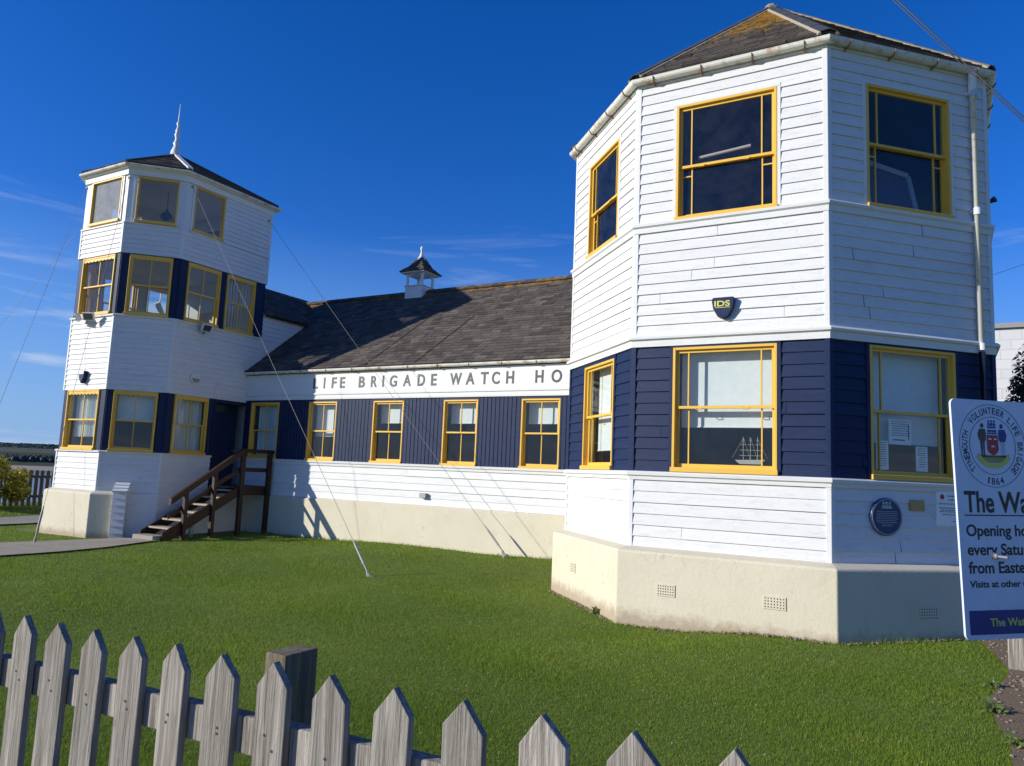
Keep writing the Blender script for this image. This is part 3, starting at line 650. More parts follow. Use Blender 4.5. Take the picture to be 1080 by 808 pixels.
# hall gutter, roof
gt = MB(); zg = 4.315; gy = .11
gp = [(gy + .055 * math.cos(t), zg + .055 * math.sin(t)) for t in [math.pi + k * math.pi / 8 for k in range(9)]]
gt.sweep(HP, gp + [(gy + .05, zg + .01), (gy, zg - .04), (gy - .05, zg + .01)]); GUT = hb(gt, 'gutter', M['gutter'])
br = MB()
for k in range(13):
    x = HX0 + .4 + k * .82; br = MB()
    for j in range(6):
        t0, t1 = math.pi + j * math.pi / 6, math.pi + (j + 1) * math.pi / 6
        br.beam((x, YL - gy - .062 * math.cos(t0), zg + .062 * math.sin(t0)), (x, YL - gy - .062 * math.cos(t1), zg + .062 * math.sin(t1)), .02, .006, (1, 0, 0))
    br.box(x - .01, x + .01, YL - gy + .02, YL, zg - .08, zg - .06); o = br.build('bracket', RUST); o.parent = GUT
TP = math.tan(math.radians(38)); RY, RZ = 7.09, 4.345 + TP * (7.09 - 3.71)
def rz(y): return 4.345 + TP * (y - 3.71)
mr = MB(); ul = MB(); X0, X1 = -17.5, -2.9
sl = math.hypot(RY - 3.71, RZ - 4.345)
slates(mr, (X0, 3.71, 4.345), (1, 0, 0), (0, RY - 3.71, RZ - 4.345), [(0, 0), (X1 - X0, 0), (X1 - X0, sl), (0, sl)], w=.27, ex=.135, lich=lambda t: max(-.3, (t - .9) * 11) if t > .86 else -.02)
slates(mr, (X1, 2 * RY - 3.71, 4.345), (-1, 0, 0), (0, -(RY - 3.71), RZ - 4.345), [(0, 0), (X1 - X0, 0), (X1 - X0, sl), (0, sl)], w=.5, ex=.3, lich=lambda t: max(0, (t - .8) * 4))
ul.face([(X0, 3.71, 4.33), (X1, 3.71, 4.33), (X1, RY, RZ - .015), (X0, RY, RZ - .015)]); ul.face([(X0, 2 * RY - 3.71, 4.33), (X1, 2 * RY - 3.71, 4.33), (X1, RY, RZ - .015), (X0, RY, RZ - .015)])
ul.box(HX0, X1, 3.68, 3.72, 4.30, 4.352)
hb(mr, 'slate_roof', M['slate']); hb(ul, 'roof_underlay', M['underlay'])
rd = MB()
for k in range(33):
    x = X0 + k * .44; 
    for sgn in (-1, 1):
        rd.hexa([(x, RY, RZ + .05), (x + .43, RY, RZ + .05), (x + .43, RY + sgn * .13, RZ - .06), (x, RY + sgn * .13, RZ - .06), (x, RY, RZ + .07), (x + .43, RY, RZ + .07), (x + .43, RY + sgn * .145, RZ - .04), (x, RY + sgn * .145, RZ - .04)], random.random(), .42)
hb(rd, 'ridge_capping', M['slate'])
ew = MB(); ew.box(X0 + .1, HX1, 2 * RY - YL - .05, 2 * RY - YL, 0, 4.3)
ew.face([(X0 + .1, YL + .1, 0), (X0 + .1, 2 * RY - YL, 0), (X0 + .1, 2 * RY - YL, 4.3), (X0 + .1, RY, RZ - .1), (X0 + .1, YL + .1, 4.3)]); hb(ew, 'rear_wall', M['white'])
ld = MB()
for x in (-10.55, -9.1): ld.beam((x, 3.74, rz(3.74) + .024), (x + .35, 5.6, rz(5.6) + .026), .02, .006)
hb(ld, 'lightning_strip', M['underlay'])
# hall roof cupola
cx, cy = -11.62, RY
cb = MB(); h = .295; cb.box(cx - h, cx + h, cy - h, cy + h, 6.72, 7.12); cb.box(cx - h - .03, cx + h + .03, cy - h - .03, cy + h + .03, 7.12, 7.15)
cup = bevel(hb(cb, 'roof_cupola', M['trim']), .006, 1); cup['label'] = 'small open white roof turret with pyramid slate roof'
ps = MB()
for sx in (-1, 1):
    for sy in (-1, 1): ps.box(cx + sx * .25 - .03, cx + sx * .25 + .03, cy + sy * .25 - .03, cy + sy * .25 + .03, 7.15, 7.56)
for sx in (-1, 1):
    for k in range(6):
        t0, t1 = math.pi * k / 6, math.pi * (k + 1) / 6
        for (ax, ay) in ((1, 0), (0, 1)):
            c0 = Vector((cx + (0 if ax else sx * .25), cy + (0 if ay else sx * .25), 7.42)); f_ = lambda t: c0 + Vector((ax, ay, 0)) * (-.22 * math.cos(t)) + Vector((0, 0, .1 * math.sin(t)))
            ps.beam(f_(t0), f_(t1), .03, .035)
o = ps.build('post', M['trim']); o.parent = cup
rf = MB(); r0 = .43; zc = 7.545; Ac = Vector((cx, cy, 8.12)); cs = [Vector((cx + a * r0, cy + b * r0, zc)) for a, b in ((-1, -1), (1, -1), (1, 1), (-1, 1))]
mids = [Vector((cx + a * .24, cy + b * .24, 7.72)) for a, b in ((-1, -1), (1, -1), (1, 1), (-1, 1))]
for i in range(4):
    a, b = cs[i], cs[(i + 1) % 4]; a2, b2 = mids[i], mids[(i + 1) % 4]; ux = b - a; L = ux.length; uv = (a2 + b2) / 2 - (a + b) / 2; slates(rf, a, ux, uv, [(0, 0), (L, 0), (L / 2 + .24, uv.length), (L / 2 - .24, uv.length)], w=.16, ex=.08)
    uv = Ac - (a2 + b2) / 2; slates(rf, a2, ux, uv, [(0, 0), (.48, 0), (.241, uv.length), (.239, uv.length)], w=.16, ex=.09)
    rf.face([a - Vector((0, 0, .02)), b - Vector((0, 0, .02)), b2 - Vector((0, 0, .02)), a2 - Vector((0, 0, .02))], .1); rf.face([a2 - Vector((0, 0, .02)), b2 - Vector((0, 0, .02)), Ac], .1)
so_ = MB(); so_.box(cx - .40, cx + .40, cy - .40, cy + .40, 7.50, 7.53); o = so_.build('soffit', M['trim']); o.parent = cup
o = rf.build('slate_roof', M['slate']); o.parent = cup
fn_ = MB(); fn_.lathe((cx, cy, 7.93), [(.14, 0), (.08, .11), (.05, .17), (.04, .22), (.03, .24), (.028, .29), (.045, .33), (.05, .37), (.03, .41), (.0, .43)], 12); o = fn_.build('finial', M['trim'], smooth=True); o.parent = cup
# ------------------------------------------------------------------ wing behind left tower
fw_ = Face((XF - .02, 0), (0, 1), (1, 0)); W_ = MB(); clap(W_, fw_, TB, 6.6, 3.6, 6.02, e=.124); hb(W_, 'weatherboard', M['white'])
wr = MB(); ul = MB(); rx, rzz = -16.33, 7.20; ex0, ez0 = XF + .08, 5.98
sl2 = math.hypot(rx - ex0, rzz - ez0); 
yA, yE = TB, 6.30; yR = 3.71 + (rzz - 4.345) / TP + .1
slates(wr, (ex0, yA, ez0), (0, 1, 0), (rx - ex0, 0, rzz - ez0), [(0, 0), (yE - yA, 0), (min(yR, 7.9) - yA, sl2), (0, sl2)], w=.27, ex=.15)
ul.face([(ex0, yA, ez0 - .02), (ex0, yE, ez0 - .02), (rx, min(yR, 7.9), rzz - .02), (rx, yA, rzz - .02)]); ul.face([(ex0, yA, ez0 - .07), (ex0, yE, ez0 - .07), (ex0, yE, ez0), (ex0, yA, ez0)])
ul.face([(2 * rx - ex0, yA, ez0 - .02), (2 * rx - ex0, yE, ez0 - .02), (rx, min(yR, 7.9), rzz - .02), (rx, yA, rzz - .02)])
hb(wr, 'slate_roof', M['slate']); hb(ul, 'roof_underlay', M['underlay'])
vl = MB(); vl.beam((ex0 + .02, 6.30, ez0 + .06), (rx + .5, 7.3, 6.9), .22, .02, (.3, -.6, .7)); hb(vl, 'lead_valley', simple('lead_flashing', (.22, .26, .30), .45))
# ------------------------------------------------------------------ left tower
T = [1.206, 2.126, 3.549, 5.307, 6.79, 7.52, 8.841]
LP = [(TA - TW - TC, TY + TC), (TA - TW, TY), (TA, TY), (XF, TY + TC), (XF, TB), (TA - TW - TC, TB)]
F2a, F2b = s2, q * (TA + TY + 2 * TC); S1, E1 = TA - TW, TA
fW = Face(LP[5], (0, -1), (-1, 0)); fN = Face(LP[4], (-1, 0), (0, 1)); fX = Face(LP[0], (q, -q), (-q, -q)); LX = math.hypot(TC, TC)
w11, w12, w13 = (-16.98, -15.72, 2.165, 3.54), (-10.345, -9.41, 2.165, 3.54), (1.74, 2.68, 2.165, 3.54)
w21, w22, w23, w24 = (-16.95, -15.66, 5.345, 6.76), (-10.31, -9.37, 5.345, 6.76), (1.77, 2.72, 5.345, 6.76), (2.915, 3.83, 5.345, 6.76)
w31, w32, w33 = (-16.9, -15.69, 7.60, 8.69), (-10.3, -9.385, 7.58, 8.67), (1.765, 2.665, 7.57, 8.68)
WX2, WX3, WW2, WW3 = [(.16, 1.12, 5.345, 6.76)], [(.16, 1.12, 7.58, 8.67)], [(.2, 1.15, 5.345, 6.76), (1.45, 2.4, 5.345, 6.76)], [(.2, 1.15, 7.58, 8.67), (1.45, 2.4, 7.58, 8.67)]
LF = [(f1, S1, E1, [w11], [w21], [w31]), (f2, F2a, F2b, [w12], [w22], [w32]), (f3, TY + TC, TB, [w13], [w23, w24], [w33]), (fW, 0, TB - TY - TC, [], WW2, WW3), (fN, 0, TW + 2 * TC, [], [], []), (fX, 0, LX, [], WX2, WX3)]
W_, B_, P_2, In_, Rv_, DP = MB(), MB(), MB(), MB(), MB(), MB()
for F, a, b, o1, o2, o3 in LF:
    e = .035
    if F is f3: clap(W_, F, a + e, 2.87, T[0], T[1] - .03, e=.121)
    else: clap(W_, F, a + e, b - e, T[0], T[1] - .03, e=.121)
    clap(W_, F, a + e, (3.93 if 0 else b) - e, T[2], T[3] - .04, e=.122); clap(W_, F, a + e, b - e, T[4], T[5] - .02, e=.122)
    bb = 2.87 if F is f3 else b
    xs = [a] + [v for o in o1 for v in o[:2]] + [bb]
    for i in range(0, len(xs), 2): flat(B_, F, xs[i], xs[i + 1], T[1], T[2], d=-.02); fbox(B_, F, xs[i] + .03, xs[i + 1] - .03, T[1], T[2], -.03, -.008)
    for o in o1: flat(B_, F, o[0], o[1], o[3], T[2], d=-.02); flat(B_, F, o[0], o[1], T[1], o[2], d=-.02)
    xs = [a] + [v for o in o2 for v in o[:2]] + [b]
    for i in range(0, len(xs), 2): flat(B_, F, xs[i], xs[i + 1], T[3], T[4], d=-.02); fbox(B_, F, xs[i] + .03, xs[i + 1] - .03, T[3], T[4], -.03, -.008)
    for o in o2: flat(B_, F, o[0], o[1], o[3], T[4], d=-.02); flat(B_, F, o[0], o[1], T[3], o[2], d=-.02)
    xe = 2.70 if F is f3 else b
    flat(P_2, F, a, xe, T[5], T[6], o3, d=-.005)
    for o in o3:
        for x0, x1 in ((o[0] - .06, o[0]), (o[1], o[1] + .06)): fbox(P_2, F, x0, x1, o[2] - .02, T[6] - .16, -.01, .018)
    if F is f3: clap(W_, F, 2.72, b - e, T[5] - .02, T[6], e=.122)
    flat(In_, F, a + .05, b - .05, 4.4, 8.9, o2 + o3, d=-.13)
    if F is f3: flat(In_, F, a + .05, 2.87, 1.0, 4.4, o1, d=-.13)
    else: flat(In_, F, a + .05, b - .05, 1.0, 4.4, o1, d=-.13)
    reveals(Rv_, F, o1 + o2, .13, -.02); reveals(P_2, F, o3, .13, -.005)
for i in (0, 1, 2, 3, 4, 5):
    p = Vector(LP[i]); pa = p + (Vector(LP[i - 1]) - p).normalized() * .04; pb = p + (Vector(LP[(i + 1) % 6]) - p).normalized() * .04
    for z0, z1 in ((T[0], T[1] - .03), (T[2], T[3] - .04), (T[4], T[5] - .02)) + (((T[5] - .02, T[6]),) if i == 4 else ()):
        if i == 4 and z0 == T[0]: continue
        cm = MB(); cm.sweep([pa, p, pb], [(-.02, z0), (.024, z0), (.024, z1), (-.02, z1)]); hb(cm, 'corner_trim', M['trim'])
hb(W_, 'weatherboard', M['white']); hb(B_, 'navy_panel', M['blue']); hb(P_2, 'white_panel', M['trim']); hb(In_, 'inner_wall', simple('pale_inner_wall', (.5, .5, .48), .8)); hb(Rv_, 'window_reveal', M['yellow'])
LPo = [LP[4], LP[5], LP[0], LP[1], LP[2], LP[3], (XF, 2.88)]
bdn().sweep(LPo, [(-.03, T[1] - .03), (.05, T[1] - .03), (.055, T[1]), (.03, T[1] + .015), (-.03, T[1] + .015)])
bdn().sweep(LP, [(-.03, T[3] - .04), (.05, T[3] - .04), (.055, T[3] - .005), (.03, T[3] + .01), (-.03, T[3] + .01)], True)
bdn().sweep(LP, [(-.03, T[5] - .02), (.035, T[5] - .02), (.035, T[5] + .01), (-.03, T[5] + .02)], True)
bdn().sweep(LP, [(-.03, T[2] - .004), (.022, T[2] - .004), (.022, T[2] + .01), (-.03, T[2] + .01)], True); bdn().sweep(LP, [(-.03, T[4] - .004), (.022, T[4] - .004), (.022, T[4] + .01), (-.03, T[4] + .01)], True)
bdn().sweep(LP, [(-.03, T[6] - .15), (.04, T[6] - .15), (.05, T[6] - .02), (.12, T[6] + .0), (.12, T[6] + .03), (-.03, T[6] + .04)], True)
[hb(b_, 'moulded_band', M['trim']) for b_ in BDS]
gt = MB(); zg = T[6] + .07; gp = [(.14 + .055 * math.cos(t), zg + .055 * math.sin(t)) for t in [math.pi + k * math.pi / 8 for k in range(9)]]
gt.sweep(LP, gp + [(.185, zg + .01), (.14, zg - .04), (.095, zg + .01)], True); hb(gt, 'gutter', M['gutter'])
for w_, kd, kw in ((w11, 'cross', dict(curtain=[(.05, .5, 2.45), (.5, .98, 2.45)])),): window(f1, w_, kd, scallop=True, **kw)
window(f2, w12, 'cross', scallop=True, blind=2.85); window(f3, w13, 'cross', scallop=True, curtain=[(-.03, 1.03, 2.12)])
window(f1, w21, 'cross', scallop=True); window(f2, w22, 'cross', scallop=True); window(f3, w23, 'cross', scallop=True); window(f3, w24, 'cross', scallop=True, slats=True, lab='lookout tower window with white vertical slat blinds')
for F_, L_, kd_ in ((fX, WX2, 'cross'), (fX, WX3, 'plain'), (fW, WW2, 'cross'), (fW, WW3, 'plain')):
    for w_ in L_: window(F_, w_, kd_)
window(f1, w31, 'plain', gl='hazy_glass'); window(f2, w32, 'plain', gl='dusty_glass'); window(f3, w33, 'plain', gl='dusty_glass')
PC = simple('pale_ceiling', (.42, .41, .40), .8)
for z in (1.35, 4.45, 6.95, 8.88):
    fl = MB(); fl.prism([(-16.33 + (x + 16.33) * .93, 2.4 + (y - 2.4) * .93) for x, y in LP], lambda u, v, d: (u, v, d), z, z + .06); hb(fl, 'floor', PC)
# roof left
AL = Vector((-16.33, 2.34, 10.03)); EL = []
for x, y in LP:
    d = Vector((x + 16.33, y - 2.34)); d = d * (1 + .15 / d.length); EL.append(Vector((-16.33 + d.x, 2.34 + d.y, T[6] + .13)))
rs, ul, hp = MB(), MB(), MB()
for i in range(6):
    a, b = EL[i], EL[(i + 1) % 6]; ux = (b - a); L = ux.length; ux = ux.normalized(); apx = (AL - a).dot(ux); foot = a + ux * apx; uv = AL - foot
    slates(rs, a, ux, uv, [(0, 0), (L, 0), (apx + .001, uv.length), (apx - .001, uv.length)], w=.24, ex=.15)
    ul.face([a - Vector((0, 0, .02)), b - Vector((0, 0, .02)), AL - Vector((0, 0, .02))])
    if i in (1, 2, 4, 5, 0): hp.beam(a + Vector((0, 0, .01)), AL + Vector((0, 0, .01)), .09, .05)
hb(rs, 'slate_roof', M['slate']); hb(ul, 'roof_underlay', M['underlay']); hb(hp, 'hip_capping', M['lead'])
hp = MB(); hp.beam(EL[3] + Vector((0, 0, .015)), AL + Vector((0, 0, .015)), .12, .05); hb(hp, 'white_hip_capping', M['trim'])
fn_ = MB(); fn_.lathe(AL + Vector((0, 0, -.06)), [(.14, 0), (.12, .14), (.07, .28), (.06, .30), (.09, .36), (.06, .42), (.045, .5), (.06, .56), (.075, .60), (.05, .68), (.06, .72), (.04, .78), (.025, .85), (.05, .92), (.02, 1.0), (.015, 1.2), (.008, 1.48)], 12); hb(fn_, 'finial', M['trim'], smooth=True)
# plinth of the left tower
pl = MB(); pl.sweep(LP, [(-.1, -.6), (.035, -.6), (.035, T[0] - .02), (0, T[0] + .01), (-.1, T[0] + .01)], True)
hb(pl, 'rendered_plinth', M['white'])
pl = MB(); midp = (TA + .28, TY + .28); pl.sweep([LP[0], LP[1], LP[2], midp], [(.0, -.6), (.17, -.6), (.17, T[0] - .05), (.15, T[0] - .02), (0.02, T[0] + .03), (.0, T[0] + .03)])
bevel(hb(pl, 'rendered_plinth', M['cream']), .012, 2)
# boarded duct at the foot
bx = MB(); ss = s2 + .28 * 2 * q; ss = s2 + .42; r_ = lambda s_, z, d: f2.P(s_, z, d)
for k in range(7):
    z0 = .15 + k * .155; z1 = z0 + .155
    bx.hexa([r_(ss, z0, .30), r_(ss + .28, z0, .30), r_(ss + .28, z0, 0), r_(ss, z0, 0), r_(ss, z1, .27), r_(ss + .28, z1, .27), r_(ss + .28, z1, 0), r_(ss, z1, 0)], random.random())
for k in range(3):
    t0, t1 = k / 3, (k + 1) / 3; d0, d1 = .32 - .27 * t0, .32 - .27 * t1; z0, z1 = 1.235 + .2 * t0, 1.235 + .2 * t1
    bx.hexa([r_(ss - .015, z0 - .02, d0), r_(ss + .295, z0 - .02, d0), r_(ss + .295, z1 - .05, d1), r_(ss - .015, z1 - .05, d1), r_(ss - .015, z0 + .02, d0), r_(ss + .295, z0 + .02, d0), r_(ss + .295, z1 + .0, d1), r_(ss - .015, z1 + .0, d1)], random.random())
hb(bx, 'boarded_duct', M['white'])
# door (recess in face 3)
rc = MB(); fbox(rc, f3, 2.87, YL, 3.46, T[2], -.3, -.008); flat(rc, f3, 2.87, YL, 1.2, T[2], d=-.3)
rc.face([f3.P(2.87, 1.2, -.008), f3.P(2.87, 1.2, -.3), f3.P(2.87, T[2], -.3), f3.P(2.87, T[2], -.008)]); fbox(rc, f3, 2.87, 2.92, 1.2, 3.46, -.1, .0); hb(rc, 'door_recess', M['blue'])
dr = MB(); fbox(dr, f3, 2.95, 3.78, 1.45, 3.2, -.29, -.24)
for a, b, z0, z1 in ((3.03, 3.32, 1.6, 2.2), (3.41, 3.7, 1.6, 2.2), (3.03, 3.32, 2.35, 3.08), (3.41, 3.7, 2.35, 3.08)): fbox(dr, f3, a, b, z0, z1, -.245, -.228)
door = bevel(hb(dr, 'door', M['blue']), .006, 2); hn = MB(); hn.tube([f3.P(3.72, 2.3, -.22), f3.P(3.72, 2.3, -.16), f3.P(3.63, 2.3, -.16)], .012, 8); o = hn.build('handle', M['brass']); o.parent = door
tl = MB(); fbox(tl, f3, 3.05, 3.68, 3.25, 3.44, -.27, -.265); hb(tl, 'transom_light', M['glass'])
# interior bits of left tower
pd = MB(); pd.tube([(-16.1, 2.1, 8.88), (-16.1, 2.1, 8.4)], .008, 6); pd.lathe((-16.1, 2.1, 8.15), [(.02, .26), (.05, .2), (.13, .12), (.16, .03), (.10, -.03), (.0, -.05)], 14); thing1(pd, 'pendant_lamp', simple('lamp_blue', (.03, .05, .12), .4), 'dark pendant lamp hanging inside the glazed top of the lookout tower', 'lamp')
bk = MB(); bk.box(-16.5, -15.4, 3.3, 3.34, 7.6, 8.15); thing1(bk, 'wall_picture', simple('picture_slate', (.04, .06, .1), .4), 'dark framed picture inside the top floor of the lookout tower', 'picture')
tb = MB(); tb.box(-16.9, -15.3, 1.0, 1.7, 5.25, 5.3)
for x in (-16.8, -15.4):
    for y in (1.1, 1.6): tb.box(x, x + .05, y, y + .05, 4.5, 5.25)
thing1(tb, 'chart_table', simple('table_wood', (.25, .14, .06), .5), 'wooden table just inside the middle lookout windows', 'table')
tl = MB(); tl.tube([(-15.3, 1.9, 5.2), (-15.25, 1.5, 5.75)], [.05, .07], 12); tl.tube([(-15.28, 1.7, 5.5), (-15.28, 1.7, 4.5)], .02, 8); [tl.tube([(-15.28, 1.7, 5.3), (-15.28 + .3 * math.cos(t), 1.7 + .3 * math.sin(t), 4.52)], .015, 6) for t in (0, 2.1, 4.2)]
thing1(tl, 'telescope', M['plastic_white'], 'pale telescope on a stand behind the middle lookout windows', 'telescope')
bn = MB(); bn.tube([(-16.0, 1.35, 5.32), (-16.0, 1.35, 5.6)], .06, 10); bn.tube([(-16.3, 1.3, 5.32), (-16.3, 1.3, 5.5)], .09, 10); bn.box(-16.75, -16.5, 1.2, 1.4, 5.302, 5.62); thing1(bn, 'radio_set', M['plastic_white'], 'pale equipment standing on the table in the lookout room', 'equipment')
# lights and boxes on the left tower
def floodlight(F, s_, z, label, yawd=0, two=False):
    r = tag(empty('floodlight', F.P(s_, z, 0)), label, 'floodlight')
    b = MB(); b.tube([F.P(s_, z, 0), F.P(s_, z, .16)], .03, 8); b.tube([F.P(s_, z - .02, .1), F.P(s_ + .02, z - .12, .15)], .035, 8); put(b.build('bracket', M['steel']), r)
    for sg in ((-1, 1) if two else (0,)):
        h = MB(); c = Vector(F.P(s_ + sg * .2, z + .05, .18)); n = (Vector((F.n.x, F.n.y, -.5)) + Vector((F.a.x, F.a.y, 0)) * sg * .5).normalized(); sd = Vector((0, 0, 1)).cross(n).normalized(); u = n.cross(sd)
        h.hexa([c - sd * .11 - u * .08, c + sd * .11 - u * .08, c + sd * .11 + u * .08, c - sd * .11 + u * .08] + [c - sd * .14 - u * .1 + n * .1, c + sd * .14 - u * .1 + n * .1, c + sd * .14 + u * .1 + n * .1, c - sd * .14 + u * .1 + n * .1]); hh = put(h.build('lamp_head', M['plastic_white']), r); bevel(hh, .01, 2)
        g = MB(); g.face([c + n * .102 + sd * a * .11 + u * b_ * .075 for a, b_ in ((-1, -1), (1, -1), (1, 1), (-1, 1))]); gg = g.build('lens', M['dark']); gg.parent = hh
floodlight(f1, -16.33, 5.22, 'twin-headed floodlight on the sunlit face of the lookout tower', two=True)
floodlight(f3, 2.25, 5.2, 'single white floodlight under the shaded lookout windows')
ab = MB(); ab.prism([(-16.45, 3.98), (-16.24, 3.98), (-16.25, 3.82), (-16.34, 3.68), (-16.44, 3.82)][::-1], f1.P, .02, .12); al2 = bevel(thing1(ab, 'alarm_box', M['blue'], 'small navy alarm box on the sunlit face of the lookout tower', 'alarm box'), .012, 2)
ab = MB(); fbox(ab, f1, -16.44, -16.25, 3.9, 3.98, .118, .126); o = ab.build('top_panel', M['plastic_white']); o.parent = al2
lm = MB(); disc(lm, f3, 2.22, 3.98, .15, .0, .06, 28); lamp = bevel(thing1(lm, 'bulkhead_lamp', M['plastic_white'], 'round bulkhead lamp above the shaded ground-floor window of the lookout tower', 'wall lamp'), .01, 2)
lm = MB(); lm.prism([(2.22 - .1 * math.cos(t), 3.97 - .1 * math.sin(t)) for t in [k * math.pi / 10 for k in range(11)]], f3.P, .06, .085); o = lm.build('diffuser', M['steel']); o.parent = lamp
fx = MB(); fx.tube([(S2 + .02, 3.3, 6.33), (S2 + .10, 3.25, 6.35)], .012, 8); fx.tube([(S2 + .09, 3.25, 6.345), (S2 + .17, 3.2, 6.37)], [.02, .05], 12); thing1(fx, 'security_lamp', M['cable'], 'small black lamp on an arm at the far side of the near tower', 'lamp')
bl = MB(); bl.box(-8.76, -8.6, YL - .1, YL, 1.40, 1.5); thing1(bl, 'wall_socket_box', M['steel'], 'small grey box on the hall boards below the windows', 'box')
# ------------------------------------------------------------------ staircase
st = tag(empty('staircase', (-13.95, 2.2, .27)), 'dark brown wooden steps with railings up to the door of the lookout tower', 'steps')
def sb(mb, name, mat=None): return bevel(put(mb.build(name, mat or M['stain']), st), .005, 1)
XO, XI = -13.45, -14.2
for X, nm in ((XO, 0), (XI, 1)):
    b = MB(); b.beam((X, .98, .36), (X, 2.87, 1.36), .05, .20, (1, 0, 0)) if 0 else None
    b.prism([(.92, gz(X, .92) - .02), (1.08, gz(X, 1.1) - .02), (2.9, 1.22), (2.9, 1.46), (.92, .42)], lambda u, v, d: (X + d, u, v), -.025, .025); sb(b, 'stringer')
    if nm: continue
    ys = (1.41, 2.14, 2.90, 3.72)
    for y, zt in zip(ys, (1.36, 1.82, 2.31, 2.31)):
        b = MB(); w = .045 if y < 2.8 else .055; b.box(X + .0, X + .09, y - w, y + w, gz(X, y) - .1, zt - .03); sb(b, 'post')
    b = MB(); b.prism([(1.02, 1.02), (1.02, 1.16), (2.86, 2.33), (2.90, 2.33), (2.90, 2.2)], lambda u, v, d: (X + .045 + d, u, v), -.05, .05); sb(b, 'handrail')
    b = MB(); b.prism([(1.04, .70), (1.04, .80), (2.86, 1.88), (2.86, 1.76)], lambda u, v, d: (X + d, u, v), -.0225, -.0015); sb(b, 'mid_rail')
    if nm == 0:
        b = MB(); b.box(X - .01, X + .10, 2.90, YL + .0, 2.24, 2.33); sb(b, 'handrail')
        b = MB(); b.box(X - .025, X - .002, 2.95, YL, 1.78, 1.88); sb(b, 'mid_rail'); b = MB(); b.box(X - .03, X - .002, 2.9, YL, 1.22, 1.44); sb(b, 'landing_edge')
for k in range(6):
    y = 1.12 + k * .315; z = .50 + k * .165; b = MB(); b.box(XI + .026, XO - .026, y - .02, y + .26, z - .02, z + .02); sb(b, 'tread', M['tread'])
b = MB(); b.box(XI + .02, XO - .03, .74, 1.06, .15, .36); sb(b, 'step_block', M['concrete'])
for k in range(7):
    b = MB(); y = 2.92 + k * .132; b.box(XF + .03, XO - .031, y, min(y + .122, YL), 1.41, 1.435); sb(b, 'landing_board')
bt = MB(); bt.lathe((-13.9, 2.0, gz(-13.9, 2.0)), [(.05, 0), (.06, .1), (.055, .2), (.02, .28), (.02, .33)], 10); thing1(bt, 'bottle', simple('green_glass', (.25, .35, .25), .2), 'pale green bottle standing in the shade under the wooden steps', 'bottle')
# ------------------------------------------------------------------ guy wires
def wire(label, a, b, buckle=True):
    r = tag(empty('guy_wire', b), label, 'guy wire'); a, b = Vector(a), Vector(b); d = (b - a); L = d.length; dn = d.normalized(); n = 14
    pts = [a + d * (k / n) - Vector((0, 0, .0012 * L * math.sin(math.pi * k / n) * 2)) for k in range(n + 1)]
    w = MB(); w.tube(pts, .0045, 6); put(w.build('cable', M['wire']), r)
    t = MB(); p = b - dn * .75; t.tube([p, p + dn * .1, p + dn * .12, p + dn * .5, p + dn * .52, b], [.012, .016, .022, .022, .016, .012], 8); put(t.build('turnbuckle', M['steel']), r)
    t = MB(); t.tube([b - dn * .1, b + Vector((0, 0, -.15))], .025, 8); t.lathe(b + Vector((0, 0, -.03)), [(.07, 0), (.07, .03), (.03, .05)], 10); put(t.build('anchor', M['steel']), r)
    e = MB(); e.tube([a, a + Vector((-dn.x, -dn.y, 0)) * .1], .03, 8); put(e.build('eye_bolt', M['steel']), r)
wire('guy wire from the tower rear corner to the foot of the hall wall', (XF + .04, 4.06, 8.53), (-6.31, 3.35, .42))
wire('guy wire from the shaded tower corner to the anchor out on the lawn', (XF + .02, 1.66, 8.62), (-7.2, .37, .2))
wire('guy wire crossing the sunlit face of the lookout tower down to the path', (TA + .03, TY - .03, 8.6), (-14.65, -1.05, .22))
wire('guy wire leaving the front left corner of the lookout tower towards the left edge', (S1 - .02, TY - .02, 8.62), (-17.51, -1.31, .25))
wire('thin guy wire behind the other, leaving the far left corner of the lookout tower', (LP[0][0], LP[0][1] + .03, 8.72), (-22.6, -1.4, .3))
# overhead cables
for i, (lab, a, b, r) in enumerate((('upper of two black overhead cables crossing the top right corner', (-.04, .6245), (.092, .4335), .0058), ('lower of two black overhead cables crossing the top right corner', (-.043, .6235), (.0905, .4305), .0045))):
    Y = 7.0; k = MB(); A_ = Vector((CAM.x + a[0] * Y, CAM.y + Y, CAM.z + a[1] * Y)); B_2 = Vector((CAM.x + b[0] * Y, CAM.y + Y, CAM.z + b[1] * Y)); d = B_2 - A_
    k.tube([A_ - d * 2, A_, B_2, B_2 + d * 2], r, 8); thing1(k, 'overhead_cable', M['cable'], lab, 'cable', group='overhead cables')
k = MB(); Y = 45; k.tube([(CAM.x + .0 * Y, CAM.y + Y, CAM.z + .232 * Y), (CAM.x + .2 * Y, CAM.y + Y, CAM.z + .295 * Y)], .010, 6); thing1(k, 'overhead_cable', M['cable'], 'thin distant cable in the sky just right of the near tower', 'cable', group='overhead cables')
